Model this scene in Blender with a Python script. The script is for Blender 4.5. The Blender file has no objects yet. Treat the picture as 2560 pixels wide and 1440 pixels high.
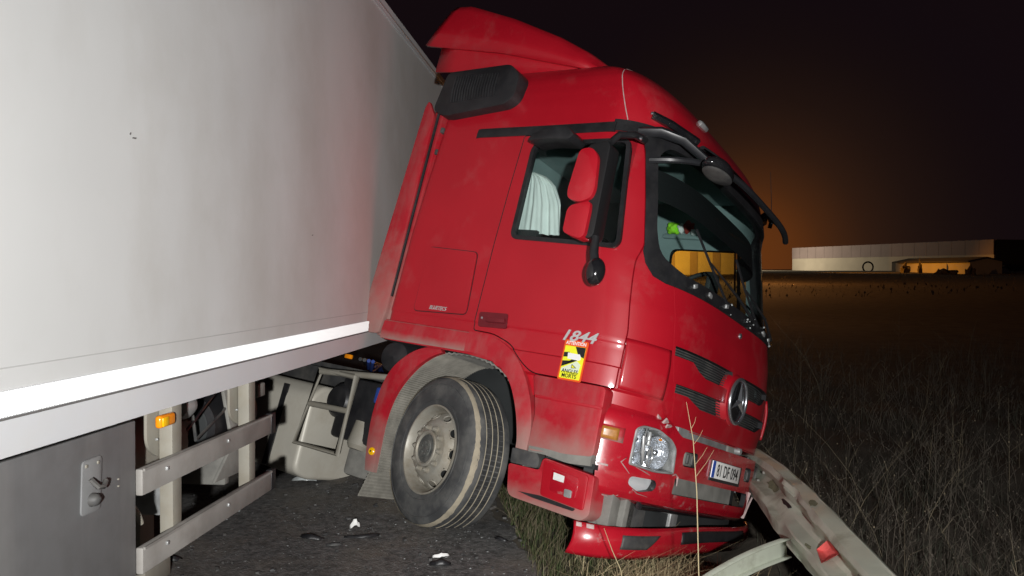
import bpy, bmesh, math, random
import numpy as np
from mathutils import Matrix, Vector
rnd = random.Random(7)
nprng = np.random.default_rng(7)
scene = bpy.context.scene
COL = scene.collection
R = math.radians

# ------------------------------------------------------------------ camera, night sky, flash
CAM = (0.0, 0.0, 1.816)
cam = bpy.data.cameras.new("camera")
cam.sensor_width = 36.0
cam.lens = 28.57
cam.clip_start = 0.05
cam.clip_end = 3000
co = bpy.data.objects.new("camera", cam)
COL.objects.link(co)
co.location = CAM
co.rotation_euler = (R(90 - 1.31), 0, 0)
scene.camera = co

world = bpy.data.worlds.new("World")
scene.world = world
world.use_nodes = True
wn, wl = world.node_tree.nodes, world.node_tree.links
wn.clear()
w_out = wn.new("ShaderNodeOutputWorld")
w_bg = wn.new("ShaderNodeBackground")
w_geo = wn.new("ShaderNodeNewGeometry")
# light dome of a sodium lit village under a black night sky
gdir = Vector((math.sin(R(16.0)), math.cos(R(16.0)), 0.015)).normalized()
w_dot = wn.new("ShaderNodeVectorMath"); w_dot.operation = 'DOT_PRODUCT'
w_dot.inputs[1].default_value = (-gdir.x, -gdir.y, -gdir.z)
wl.new(w_geo.outputs["Incoming"], w_dot.inputs[0])
w_ramp = wn.new("ShaderNodeValToRGB")
w_map = wn.new("ShaderNodeMapRange")
w_map.inputs["From Min"].default_value = 0.955
w_map.inputs["From Max"].default_value = 1.0
wl.new(w_dot.outputs["Value"], w_map.inputs["Value"])
wl.new(w_map.outputs["Result"], w_ramp.inputs["Fac"])
cr = w_ramp.color_ramp
cr.interpolation = 'B_SPLINE'
cr.elements[0].position = 0.0; cr.elements[0].color = (0.0056, 0.0030, 0.0042, 1)
cr.elements[1].position = 1.0; cr.elements[1].color = (0.125, 0.034, 0.0065, 1)
for p, c in ((0.35, (0.0070, 0.0036, 0.0038, 1)), (0.62, (0.0125, 0.0060, 0.0045, 1)), (0.80, (0.023, 0.0096, 0.0054, 1)), (0.92, (0.052, 0.0175, 0.0060, 1))):
    e = cr.elements.new(p); e.color = c
w_bg.inputs["Strength"].default_value = 1.0
wl.new(w_ramp.outputs["Color"], w_bg.inputs["Color"])
wl.new(w_bg.outputs["Background"], w_out.inputs["Surface"])

# one white lamp just behind the photographer (rescue vehicle floodlight): all the foreground light comes from it
fl = bpy.data.lights.new("floodlight", 'SPOT')
fl.energy = 2050
fl.color = (1.0, 0.99, 0.975)
fl.spot_size = R(96)
fl.spot_blend = 1.0
fl.shadow_soft_size = 0.045
flo = bpy.data.objects.new("floodlight", fl)
COL.objects.link(flo)
flo.location = (0.22, -1.6, 1.93)
flo.rotation_euler = (R(87.5), 0, R(-3.0))

vs = scene.view_settings
vs.view_transform = 'Standard'
vs.look = 'None'
vs.gamma = 1.0
vs.exposure = 0.0
vs.use_curve_mapping = False
scene.cycles.caustics_reflective = False
scene.cycles.caustics_refractive = False

# ------------------------------------------------------------------ materials
MATS = {}
def mat(name, color, rough=0.5, metal=0.0, coat=0.0, var=0.0, vscale=3.0, bump=0.0, bscale=60.0, dirt=None, dirt_amt=0.0, dscale=2.5, spec=0.5,
        emit=None, emit_s=0.0, dirt_lo=0.45, dirt_hi=0.75, streak=None, streak_amt=0.0, low=None, low_amt=0.0, low_h=0.35):
    m = bpy.data.materials.new(name); m.use_nodes = True
    nt = m.node_tree; n, l = nt.nodes, nt.links
    b = n["Principled BSDF"]
    b.inputs["Base Color"].default_value = (*color, 1)
    b.inputs["Roughness"].default_value = rough
    b.inputs["Metallic"].default_value = metal
    b.inputs["Specular IOR Level"].default_value = spec
    if coat: b.inputs["Coat Weight"].default_value = coat; b.inputs["Coat Roughness"].default_value = 0.10
    if emit: b.inputs["Emission Color"].default_value = (*emit, 1); b.inputs["Emission Strength"].default_value = emit_s
    tc = n.new("ShaderNodeTexCoord")
    col = None
    if var:
        nz = n.new("ShaderNodeTexNoise"); nz.inputs["Scale"].default_value = vscale; nz.inputs["Detail"].default_value = 6
        l.new(tc.outputs["Object"], nz.inputs["Vector"])
        mr = n.new("ShaderNodeMapRange"); mr.inputs["From Min"].default_value = 0.3; mr.inputs["From Max"].default_value = 0.7
        mr.inputs["To Min"].default_value = 1 - var; mr.inputs["To Max"].default_value = 1 + var
        l.new(nz.outputs["Fac"], mr.inputs["Value"])
        mx = n.new("ShaderNodeMix"); mx.data_type = 'RGBA'; mx.blend_type = 'MULTIPLY'; mx.inputs["Factor"].default_value = 1
        mx.inputs["A"].default_value = (*color, 1)
        l.new(mr.outputs["Result"], mx.inputs["B"])
        col = mx.outputs["Result"]
        mr2 = n.new("ShaderNodeMapRange"); mr2.inputs["To Min"].default_value = max(0, rough - 0.12); mr2.inputs["To Max"].default_value = min(1, rough + 0.15)
        l.new(nz.outputs["Fac"], mr2.inputs["Value"]); l.new(mr2.outputs["Result"], b.inputs["Roughness"])
    if dirt:
        nd = n.new("ShaderNodeTexNoise"); nd.inputs["Scale"].default_value = dscale; nd.inputs["Detail"].default_value = 8; nd.inputs["Roughness"].default_value = 0.65
        l.new(tc.outputs["Object"], nd.inputs["Vector"])
        md = n.new("ShaderNodeMapRange"); md.inputs["From Min"].default_value = dirt_lo; md.inputs["From Max"].default_value = dirt_hi
        md.inputs["To Max"].default_value = dirt_amt
        l.new(nd.outputs["Fac"], md.inputs["Value"])
        mx = n.new("ShaderNodeMix"); mx.data_type = 'RGBA'
        l.new(md.outputs["Result"], mx.inputs["Factor"])
        if col is not None: l.new(col, mx.inputs["A"])
        else: mx.inputs["A"].default_value = (*color, 1)
        mx.inputs["B"].default_value = (*dirt, 1)
        col = mx.outputs["Result"]
    if streak:
        mp = n.new("ShaderNodeMapping"); mp.inputs["Scale"].default_value = streak[1]
        l.new(tc.outputs["Object"], mp.inputs["Vector"])
        ns = n.new("ShaderNodeTexNoise"); ns.inputs["Scale"].default_value = 1.0; ns.inputs["Detail"].default_value = 7; ns.inputs["Roughness"].default_value = 0.6
        l.new(mp.outputs["Vector"], ns.inputs["Vector"])
        ms = n.new("ShaderNodeMapRange"); ms.inputs["From Min"].default_value = 0.48; ms.inputs["From Max"].default_value = 0.78; ms.inputs["To Max"].default_value = streak_amt
        l.new(ns.outputs["Fac"], ms.inputs["Value"])
        mx = n.new("ShaderNodeMix"); mx.data_type = 'RGBA'; l.new(ms.outputs["Result"], mx.inputs["Factor"])
        if col is not None: l.new(col, mx.inputs["A"])
        else: mx.inputs["A"].default_value = (*color, 1)
        mx.inputs["B"].default_value = (*streak[0], 1); col = mx.outputs["Result"]
    if low:
        # road dust caked along the lower edge of a panel
        sp_ = n.new("ShaderNodeSeparateXYZ"); l.new(tc.outputs["Generated"], sp_.inputs["Vector"])
        nl = n.new("ShaderNodeTexNoise"); nl.inputs["Scale"].default_value = 7; nl.inputs["Detail"].default_value = 6; l.new(tc.outputs["Object"], nl.inputs["Vector"])
        ad = n.new("ShaderNodeMath"); ad.operation = 'MULTIPLY_ADD'; ad.inputs[1].default_value = -0.45; l.new(nl.outputs["Fac"], ad.inputs[0]); l.new(sp_.outputs["Z"], ad.inputs[2])
        ml_ = n.new("ShaderNodeMapRange"); ml_.inputs["From Min"].default_value = -0.22; ml_.inputs["From Max"].default_value = low_h - 0.22; ml_.inputs["To Min"].default_value = low_amt; ml_.inputs["To Max"].default_value = 0.0
        l.new(ad.outputs[0], ml_.inputs["Value"])
        mx = n.new("ShaderNodeMix"); mx.data_type = 'RGBA'; l.new(ml_.outputs["Result"], mx.inputs["Factor"])
        if col is not None: l.new(col, mx.inputs["A"])
        else: mx.inputs["A"].default_value = (*color, 1)
        mx.inputs["B"].default_value = (*low, 1); col = mx.outputs["Result"]
    if col is not None: l.new(col, b.inputs["Base Color"])
    if bump:
        nb = n.new("ShaderNodeTexNoise"); nb.inputs["Scale"].default_value = bscale; nb.inputs["Detail"].default_value = 4
        l.new(tc.outputs["Object"], nb.inputs["Vector"])
        bp = n.new("ShaderNodeBump"); bp.inputs["Strength"].default_value = bump; bp.inputs["Distance"].default_value = 0.01
        l.new(nb.outputs["Fac"], bp.inputs["Height"]); l.new(bp.outputs["Normal"], b.inputs["Normal"])
    MATS[name] = m
    return m

RED = (0.42, 0.0045, 0.015)
mat("red_paint", RED, 0.45, coat=0.55, var=0.07, vscale=1.8, dirt_lo=0.56, dirt_hi=0.74, dirt=(0.40, 0.10, 0.10), dirt_amt=0.35, dscale=2.6, bump=0.012, bscale=9)
mat("red_paint_dusty", (0.43, 0.010, 0.022), 0.48, coat=0.3, var=0.10, vscale=4, low=(0.33, 0.24, 0.21), low_amt=0.8, low_h=0.45, streak=((0.34, 0.15, 0.14), (9, 9, 2.0)), streak_amt=0.45, dirt=(0.32, 0.16, 0.14), dirt_amt=0.22, dscale=14, bump=0.03, bscale=25, dirt_lo=0.48, dirt_hi=0.80)
mat("handle_red", (0.14, 0.010, 0.016), 0.4, var=0.1, vscale=20)
mat("red_paint_scraped", (0.42, 0.008, 0.020), 0.26, coat=1.0, var=0.10, vscale=5, dirt=(0.40, 0.24, 0.23), dirt_amt=0.6, dscale=9, bump=0.03, bscale=30, dirt_lo=0.60, dirt_hi=0.68)
mat("black_plastic", (0.016, 0.016, 0.018), 0.42, var=0.25, vscale=6, bump=0.05, bscale=140, dirt=(0.09, 0.086, 0.08), dirt_amt=0.16, dscale=16)
mat("visor_plastic", (0.022, 0.023, 0.026), 0.35, var=0.15, vscale=8)
mat("mirror_black", (0.012, 0.012, 0.013), 0.5)
mat("black_gloss", (0.010, 0.010, 0.012), 0.14, coat=0.5, dirt=(0.06, 0.058, 0.055), dirt_amt=0.25, dscale=5)
mat("grey_plastic", (0.055, 0.055, 0.056), 0.6, var=0.3, vscale=7, bump=0.05, bscale=120, dirt=(0.20, 0.19, 0.165), dirt_amt=0.5, dscale=5)
mat("dusty_grey", (0.22, 0.215, 0.195), 0.8, var=0.25, vscale=6, bump=0.10, bscale=45, dirt=(0.10, 0.10, 0.095), dirt_amt=0.6, dscale=8)
mat("mud_grey", (0.30, 0.285, 0.245), 0.9, var=0.22, vscale=9, bump=0.25, bscale=60, dirt=(0.13, 0.125, 0.11), dirt_amt=0.6, dscale=11)
mat("interior_grey", (0.23, 0.30, 0.30), 0.8, var=0.12, vscale=3)
mat("interior_dark", (0.022, 0.025, 0.026), 0.7, var=0.2, vscale=4)
mat("seat_cloth", (0.06, 0.07, 0.075), 0.9, var=0.2, vscale=20)
mat("curtain_cloth", (0.72, 0.74, 0.72), 0.9, var=0.08, vscale=8)
mat("hi_vis", (0.36, 0.85, 0.03), 0.7, var=0.15, vscale=30)
mat("white_cloth", (0.85, 0.85, 0.83), 0.5)
mat("red_cloth", (0.30, 0.03, 0.02), 0.8)
mat("tyre", (0.062, 0.064, 0.066), 0.75, var=0.3, vscale=5, bump=0.08, bscale=70, dirt=(0.20, 0.195, 0.175), dirt_amt=0.6, dscale=5)
mat("tread_rubber", (0.026, 0.027, 0.028), 0.8, var=0.3, vscale=9, dirt=(0.12, 0.115, 0.105), dirt_amt=0.5, dscale=14)
mat("trailer_line", (0.50, 0.50, 0.49), 0.7)
mat("tyre_mud", (0.34, 0.30, 0.225), 0.95, var=0.18, vscale=14, bump=0.3, bscale=80)
mat("rim_steel", (0.40, 0.385, 0.335), 0.5, metal=0.25, var=0.15, vscale=6, bump=0.04, bscale=60, dirt=(0.235, 0.20, 0.145), dirt_amt=0.85, dscale=6, dirt_lo=0.40, dirt_hi=0.66)
mat("hub_dark", (0.11, 0.115, 0.11), 0.6, metal=0.2, var=0.3, vscale=20, dirt=(0.25, 0.23, 0.19), dirt_amt=0.4, dscale=20)
mat("chrome", (0.66, 0.69, 0.74), 0.26, metal=0.92)
mat("reflector_bowl", (0.66, 0.69, 0.74), 0.24, metal=0.7, bump=0.6, bscale=55)
mat("badge_silver", (0.62, 0.62, 0.62), 0.3, metal=0.6)
mat("number_silver", (0.55, 0.55, 0.55), 0.35, metal=0.2)
mat("fog_silver", (0.80, 0.81, 0.83), 0.3, metal=0.35)
mat("bare_metal", (0.42, 0.43, 0.43), 0.45, metal=0.5, var=0.2, vscale=12, dirt=(0.18, 0.17, 0.15), dirt_amt=0.5, dscale=9)
mat("scrape_pale", (0.50, 0.38, 0.37), 0.7, var=0.2, vscale=30)
mat("orange_lens", (0.95, 0.30, 0.01), 0.2, coat=0.4)
mat("orange_reflector", (1.0, 0.55, 0.0), 0.25, coat=0.5)
mat("amber_lens_dull", (0.40, 0.17, 0.035), 0.3, var=0.15, vscale=40)
mat("plate_white", (0.92, 0.92, 0.90), 0.35)
mat("plate_blue", (0.02, 0.09, 0.48), 0.35)
mat("ink_black", (0.012, 0.012, 0.013), 0.5)
mat("sticker_yellow", (0.86, 0.86, 0.03), 0.4)
mat("sticker_orange", (0.80, 0.10, 0.012), 0.4)
mat("sticker_pale", (0.72, 0.80, 0.62), 0.4)
mat("sticker_white", (0.85, 0.85, 0.85), 0.4)
mat("trailer_white", (0.67, 0.675, 0.665), 0.75, spec=0.15, var=0.05, vscale=0.9, bump=0.02, bscale=2.0, streak=((0.50, 0.48, 0.44), (1.6, 1.5, 0.8)), streak_amt=0.42, dirt=(0.52, 0.50, 0.46), dirt_amt=0.6, dscale=0.8)
mat("trailer_alu", (0.76, 0.78, 0.80), 0.5, metal=0.1, spec=0.3, var=0.05, vscale=2, dirt=(0.68, 0.67, 0.64), dirt_amt=0.4, dscale=4)
mat("trailer_seal", (0.16, 0.155, 0.15), 0.7)
mat("tape_white", (0.95, 0.95, 0.95), 0.25, dirt=(0.55, 0.51, 0.46), dirt_amt=0.75, dscale=3.2, dirt_lo=0.63, dirt_hi=0.68)
mat("skirt_grey", (0.195, 0.198, 0.20), 0.62, var=0.12, vscale=2.5, bump=0.05, bscale=6, streak=((0.30, 0.295, 0.285), (2, 5, 0.8)), streak_amt=0.5, dirt=(0.115, 0.11, 0.105), dirt_amt=0.6, dscale=2.4)
mat("guard_alu", (0.31, 0.295, 0.275), 0.6, metal=0.1, var=0.15, vscale=5, bump=0.04, bscale=30, dirt=(0.19, 0.17, 0.15), dirt_amt=0.6, dscale=6)
mat("cream_steel", (0.27, 0.255, 0.215), 0.6, var=0.12, vscale=6, dirt=(0.22, 0.185, 0.13), dirt_amt=0.5, dscale=9)
mat("tank_alu", (0.58, 0.555, 0.48), 0.45, metal=0.1, var=0.10, vscale=3, bump=0.03, bscale=10, dirt=(0.30, 0.255, 0.19), dirt_amt=0.55, dscale=3)
mat("hose_blue", (0.03, 0.07, 0.30), 0.4)
mat("guardrail_zinc", (0.53, 0.565, 0.47), 0.55, metal=0.25, var=0.14, vscale=3, bump=0.05, bscale=12, dirt=(0.27, 0.275, 0.205), dirt_amt=0.7, dscale=3.0, dirt_lo=0.52, dirt_hi=0.66)
mat("moss_green", (0.16, 0.165, 0.10), 0.9, var=0.3, vscale=25)
mat("reflector_red", (0.85, 0.14, 0.13), 0.4, bump=0.3, bscale=120)
mat("asphalt", (0.118, 0.115, 0.112), 0.8, var=0.55, vscale=26.0, bump=1.0, bscale=70, streak=((0.040, 0.040, 0.040), (1.4, 0.9, 1)), streak_amt=0.9, dirt=(0.20, 0.17, 0.135), dirt_amt=0.85, dscale=1.7)
mat("soil", (0.085, 0.072, 0.055), 0.95, var=0.4, vscale=2.0, bump=0.6, bscale=25)
mat("grass_green", (0.052, 0.072, 0.022), 0.8)
mat("grass_olive", (0.085, 0.078, 0.034), 0.8)
mat("straw", (0.42, 0.345, 0.20), 0.8)
mat("straw_dark", (0.17, 0.14, 0.09), 0.85)
mat("weed_brown", (0.108, 0.090, 0.070), 0.85)
mat("weed_green", (0.050, 0.054, 0.036), 0.85)
mat("glass_bits", (0.46, 0.49, 0.49), 0.15, spec=0.9)
mat("barn_wall", (0.42, 0.40, 0.36), 0.9, var=0.1, vscale=0.3)
mat("barn_roof", (0.26, 0.22, 0.24), 0.9, var=0.1, vscale=0.3)
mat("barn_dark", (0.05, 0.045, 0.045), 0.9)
mat("lamp_head", (0.3, 0.3, 0.3), 0.5)
mat("sodium_bulb", (1, 0.6, 0.2), 0.5, emit=(1.0, 0.36, 0.04), emit_s=30)

def glass_mat(name, tint, gloss):
    m = bpy.data.materials.new(name); m.use_nodes = True
    n, l = m.node_tree.nodes, m.node_tree.links; n.clear()
    o = n.new("ShaderNodeOutputMaterial"); t = n.new("ShaderNodeBsdfTransparent"); g = n.new("ShaderNodeBsdfGlossy")
    t.inputs["Color"].default_value = (*tint, 1); g.inputs["Roughness"].default_value = 0.04
    f = n.new("ShaderNodeLayerWeight"); f.inputs["Blend"].default_value = 0.5
    pw = n.new("ShaderNodeMath"); pw.operation = 'POWER'; pw.inputs[1].default_value = 5.0; l.new(f.outputs["Facing"], pw.inputs[0])
    ma = n.new("ShaderNodeMath"); ma.operation = 'MULTIPLY_ADD'; ma.inputs[1].default_value = 0.6; ma.inputs[2].default_value = gloss; l.new(pw.outputs[0], ma.inputs[0])
    mx = n.new("ShaderNodeMixShader")
    l.new(ma.outputs[0], mx.inputs["Fac"]); l.new(t.outputs["BSDF"], mx.inputs[1]); l.new(g.outputs["BSDF"], mx.inputs[2])
    l.new(mx.outputs["Shader"], o.inputs["Surface"])
    MATS[name] = m
glass_mat("window_glass", (0.80, 0.90, 0.88), 0.03)
glass_mat("lens_clear", (0.95, 0.96, 0.96), 0.05)
glass_mat("visor_smoke", (0.14, 0.15, 0.16), 0.05)

# ------------------------------------------------------------------ helpers
def shade(me, ang=32):
    for p in me.polygons: p.use_smooth = True
    me.set_sharp_from_angle(angle=R(ang))

def mk(name, verts, faces, m, parent=None, smooth=None):
    me = bpy.data.meshes.new(name)
    me.from_pydata([tuple(map(float, v)) for v in verts], [], faces)
    bm = bmesh.new(); bm.from_mesh(me); bmesh.ops.recalc_face_normals(bm, faces=bm.faces[:]); bm.to_mesh(me); bm.free()
    if smooth: shade(me, smooth)
    o = bpy.data.objects.new(name, me); COL.objects.link(o)
    if m: me.materials.append(MATS[m])
    if parent: o.parent = parent
    return o

def bm_obj(name, bm, m, parent=None, smooth=32):
    me = bpy.data.meshes.new(name); bmesh.ops.recalc_face_normals(bm, faces=bm.faces[:]); bm.to_mesh(me); bm.free()
    if smooth: shade(me, smooth)
    o = bpy.data.objects.new(name, me); COL.objects.link(o); me.materials.append(MATS[m])
    if parent: o.parent = parent
    return o

def add_box(bm, c, s, rot=None, bevel=0.0, seg=2):
    r = bmesh.ops.create_cube(bm, size=1.0); vs_ = r["verts"]
    for v in vs_: v.co = Vector((v.co.x * s[0], v.co.y * s[1], v.co.z * s[2]))
    if bevel:
        es = list({e for v in vs_ for e in v.link_edges})
        b = bmesh.ops.bevel(bm, geom=es, offset=bevel, segments=seg, affect='EDGES', profile=0.5)
        vs_ = list({v for f in b["faces"] for v in f.verts} | {v for v in vs_ if v.is_valid})
    mt = Matrix.Translation(c) @ (rot.to_4x4() if rot is not None else Matrix.Identity(4))
    for v in vs_: v.co = mt @ v.co

def box(name, c, s, m, parent=None, rot=None, bevel=0.0, seg=2):
    bm = bmesh.new(); add_box(bm, c, s, rot, bevel, seg); return bm_obj(name, bm, m, parent)

def add_tube(bm, pts, rad, n=8, cap=True, flat=1.0):
    pts = [Vector(p) for p in pts]
    rads = rad if isinstance(rad, (list, tuple)) else [rad] * len(pts)
    rings = []; up = Vector((0.13, 0.21, 0.97)).normalized()
    for i, p in enumerate(pts):
        t = (pts[min(i + 1, len(pts) - 1)] - pts[max(i - 1, 0)]).normalized()
        u = t.cross(up)
        if u.length < 1e-3: u = t.cross(Vector((1, 0, 0)))
        u.normalize(); w = t.cross(u).normalized()
        rings.append([bm.verts.new(p + (u * math.cos(a) + w * math.sin(a) * flat) * rads[i]) for a in [2 * math.pi * k / n for k in range(n)]])
    for a, b in zip(rings[:-1], rings[1:]):
        for k in range(n): bm.faces.new((a[k], a[(k + 1) % n], b[(k + 1) % n], b[k]))
    if cap: bm.faces.new(rings[0][::-1]); bm.faces.new(rings[-1])

def tube(name, pts, rad, m, parent=None, n=10, flat=1.0):
    bm = bmesh.new(); add_tube(bm, pts, rad, n, True, flat); return bm_obj(name, bm, m, parent, 50)

def add_lathe(bm, prof, n=48, close=False):
    # profile (radius, y); axis = local Y
    rings = []
    for r, y in prof: rings.append([bm.verts.new((r * math.cos(2 * math.pi * k / n), y, r * math.sin(2 * math.pi * k / n))) for k in range(n)])
    for a, b in zip(rings[:-1], rings[1:]):
        for k in range(n): bm.faces.new((a[k], b[k], b[(k + 1) % n], a[(k + 1) % n]))
    if close:
        a, b = rings[-1], rings[0]
        for k in range(n): bm.faces.new((a[k], b[k], b[(k + 1) % n], a[(k + 1) % n]))
    return rings

def prism_mesh(poly, axis, a, b):
    # poly in the two other axes (x,z) for axis 1, (y,z) for axis 0, (x,y) for axis 2
    vs_, n = [], len(poly)
    for d in (a, b):
        for p, q in poly:
            vs_.append((d, p, q) if axis == 0 else (p, d, q) if axis == 1 else (p, q, d))
    fs = [tuple(range(n)), tuple(range(2 * n - 1, n - 1, -1))] + [(i, (i + 1) % n, n + (i + 1) % n, n + i) for i in range(n)]
    return vs_, fs

def prism(name, poly, axis, a, b, m, parent=None, bevel=0.0):
    vs_, fs = prism_mesh(poly, axis, a, b)
    o = mk(name, vs_, fs, m, parent)
    if bevel:
        bm = bmesh.new(); bm.from_mesh(o.data)
        bmesh.ops.bevel(bm, geom=bm.edges[:], offset=bevel, segments=2, affect='EDGES', profile=0.5, clamp_overlap=True)
        bm.to_mesh(o.data); bm.free(); shade(o.data, 40)
    return o

def rounded(poly, r, seg=4):
    out = []; n = len(poly)
    for i in range(n):
        p0, p1, p2 = Vector(poly[i - 1]), Vector(poly[i]), Vector(poly[(i + 1) % n])
        rr = r[i] if isinstance(r, (list, tuple)) else r
        d0, d2 = (p0 - p1), (p2 - p1)
        k = min(rr, d0.length * 0.45, d2.length * 0.45)
        a, b = p1 + d0.normalized() * k, p1 + d2.normalized() * k
        for s in range(seg + 1):
            t = s / seg
            q = a * (1 - t) ** 2 + p1 * 2 * t * (1 - t) + b * t * t
            out.append((q.x, q.y))
    return out

def boolean(o, cutters, op='DIFFERENCE'):
    for c in cutters:
        md = o.modifiers.new("b", 'BOOLEAN'); md.object = c; md.operation = op; md.solver = 'EXACT'
        try: md.material_mode = 'TRANSFER'
        except Exception: pass
        dg = bpy.context.evaluated_depsgraph_get(); dg.update()
        me = bpy.data.meshes.new_from_object(o.evaluated_get(dg), preserve_all_data_layers=True, depsgraph=dg)
        o.modifiers.clear(); old = o.data; o.data = me; bpy.data.meshes.remove(old)
        if len(me.polygons) == 0: print("EMPTY BOOLEAN", o.name, c.name)
    return o

def drop(*os_):
    for o in os_: bpy.data.objects.remove(o, do_unlink=True)

def dupe(o, name, parent=None):
    c = o.copy(); c.data = o.data.copy(); c.name = name; COL.objects.link(c)
    if parent: c.parent = parent
    return c

def empty(name, loc=(0, 0, 0), rot=(0, 0, 0)):
    o = bpy.data.objects.new(name, None); COL.objects.link(o); o.location = loc; o.rotation_euler = rot
    o.empty_display_size = 0.2
    return o

def tag(o, label=None, cat=None, group=None, kind=None):
    if label: o["label"] = label
    if cat: o["category"] = cat
    if group: o["group"] = group
    if kind: o["kind"] = kind
    return o

def text(name, s, size, m, parent, origin, xa, ya, shear=0.0, ext=0.0015, align='LEFT', space=1.0, sx=1.0, bold=0.0):
    cu = bpy.data.curves.new(name, 'FONT'); cu.body = s; cu.size = size; cu.shear = shear; cu.extrude = ext; cu.align_x = align
    cu.space_character = space; cu.offset = bold; cu.resolution_u = 3
    t = bpy.data.objects.new(name + "_tmp", cu); COL.objects.link(t)
    dg = bpy.context.evaluated_depsgraph_get(); dg.update()
    me = bpy.data.meshes.new_from_object(t.evaluated_get(dg)); me.materials.clear(); me.materials.append(MATS[m])
    bpy.data.objects.remove(t, do_unlink=True); bpy.data.curves.remove(cu)
    xa, ya = Vector(xa).normalized(), Vector(ya).normalized(); za = xa.cross(ya)
    mt = Matrix(((xa.x * sx, ya.x, za.x, origin[0]), (xa.y * sx, ya.y, za.y, origin[1]), (xa.z * sx, ya.z, za.z, origin[2]), (0, 0, 0, 1)))
    me.transform(mt)
    o = bpy.data.objects.new(name, me); COL.objects.link(o); o.parent = parent
    return o

SIDE_X, SIDE_Y = (1, 0, 0), (0, 0, 1)      # lettering on the right hand side of the tractor
FRONT_X, FRONT_Y = (0, 1, 0), (0, 0, 1)    # lettering on its front

# ------------------------------------------------------------------ ground, road
ROAD_Z = 0.14
def edge_x(y): return 0.745 - 0.144 * y if y < 7 else -0.263 - 0.05 * (y - 7)
def ss(a, b, t):
    t = min(1, max(0, (t - a) / (b - a))); return t * t * (3 - 2 * t)
def terrain(x, y):
    s = x - edge_x(y)
    if s < 0: z = ROAD_Z - 0.02
    else:
        z = ROAD_Z - 0.02 - 0.06 * ss(0, 0.35, s) - 0.52 * ss(0.2, 2.6, s)
        z -= 0.42 * ss(5.2, 6.6, y) * ss(0.1, 0.9, s) * (1 - ss(1.6, 3.2, s))       # trench ploughed by the far wheel
        z += 0.16 * ss(3.0, 7.0, s)
        z += 0.03 * math.sin(2.3 * x + 1.7 * y) * ss(0.3, 1.2, s) + 0.02 * math.sin(5.1 * x - 3.3 * y) * ss(0.3, 1.2, s)
        z += 0.25 * math.sin(0.11 * x + 0.5) * math.sin(0.09 * y) * ss(12, 30, s)
    d = math.hypot(x, y)
    z += 1.75 * ss(30, 165, d) + 0.15 * ss(150, 200, d)
    return z
def axis_vals(fine_lo, fine_hi, step, far):
    v = list(np.arange(fine_lo, fine_hi + 1e-6, step)); d = step
    hi, lo = v[-1], v[0]
    while hi < far: d *= 1.28; hi += d; v.append(hi)
    d = step
    while lo > -far: d *= 1.28; lo -= d; v.insert(0, lo)
    return v
gx, gy = axis_vals(-1.0, 7.0, 0.12, 1200), axis_vals(1.5, 11.0, 0.16, 1200)
gv = [(x, y, terrain(x, y)) for y in gy for x in gx]; nx = len(gx)
gf = [(j * nx + i, j * nx + i + 1, (j + 1) * nx + i + 1, (j + 1) * nx + i) for j in range(len(gy) - 1) for i in range(nx - 1)]
ground = tag(mk("ground", gv, gf, "soil", smooth=60), "dark soil of the verge, ditch and field", None, None, "structure")

ys = list(np.arange(-30, 2, 1.0)) + list(np.arange(2, 9, 0.08)) + list(np.arange(9, 60, 2.0))
rv, rf = [], []
for i, y in enumerate(ys):
    jag = 0.05 * math.sin(3.1 * y) + 0.035 * math.sin(9.7 * y + 1) + 0.03 * rnd.uniform(-1, 1)
    rv += [(-14, y, ROAD_Z - 0.20), (-9, y, ROAD_Z - 0.02), (-4, y, ROAD_Z), (edge_x(y) - 0.35, y, ROAD_Z), (edge_x(y) + jag, y, ROAD_Z - 0.008), (edge_x(y) + jag + 0.06, y, ROAD_Z - 0.12)]
for i in range(len(ys) - 1):
    for k in range(5): rf.append((i * 6 + k, i * 6 + k + 1, (i + 1) * 6 + k + 1, (i + 1) * 6 + k))
road = tag(mk("road", rv, rf, "asphalt"), "dirty dark asphalt road with a crumbling edge", None, None, "structure")

# ------------------------------------------------------------------ tractor: master surfaces (local X forward, Y left, Z up)
trac = empty("truck_tractor", (0.139, 6.178, -0.182), (R(-17.068), R(3.978), R(-36.985)))
tag(trac, "crashed red truck tractor with a high roof fairing leaning into the ditch", "truck")

X0K = [(0.90, 1.375), (1.10, 1.395), (1.30, 1.395), (1.60, 1.365), (1.80, 1.325), (1.92, 1.295), (2.30, 1.225), (2.66, 1.150), (2.78, 1.122), (2.90, 1.080), (3.02, 1.022), (3.12, 0.950), (3.20, 0.875), (3.26, 0.805), (3.32, 0.70), (3.36, 0.58), (3.39, 0.38), (3.40, 0.15)]
WK = [(0.90, 1.215), (1.06, 1.215), (1.075, 1.245), (1.195, 1.250), (1.205, 1.236), (1.335, 1.240), (1.35, 1.248), (1.90, 1.243), (2.30, 1.225), (2.70, 1.198), (2.80, 1.190), (2.95, 1.172), (3.08, 1.152), (3.18, 1.128), (3.26, 1.088), (3.32, 1.02), (3.37, 0.88), (3.40, 0.60)]
def prof(K, z): return float(np.interp(z, [k[0] for k in K], [k[1] for k in K]))
PW, CD = 3.5, 0.50
def cdz(z): return float(np.interp(z, [2.80, 3.15], [CD, 0.28]))
def plan_x(x0, W, y, D=CD): return x0 - D * (1 - math.sqrt(max(0.0, 1 - min(1.0, abs(y) / W) ** PW)))
def front_x(y, z, off=0.0): return plan_x(prof(X0K, z) + off, prof(WK, z) + off, y, cdz(z))

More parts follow.
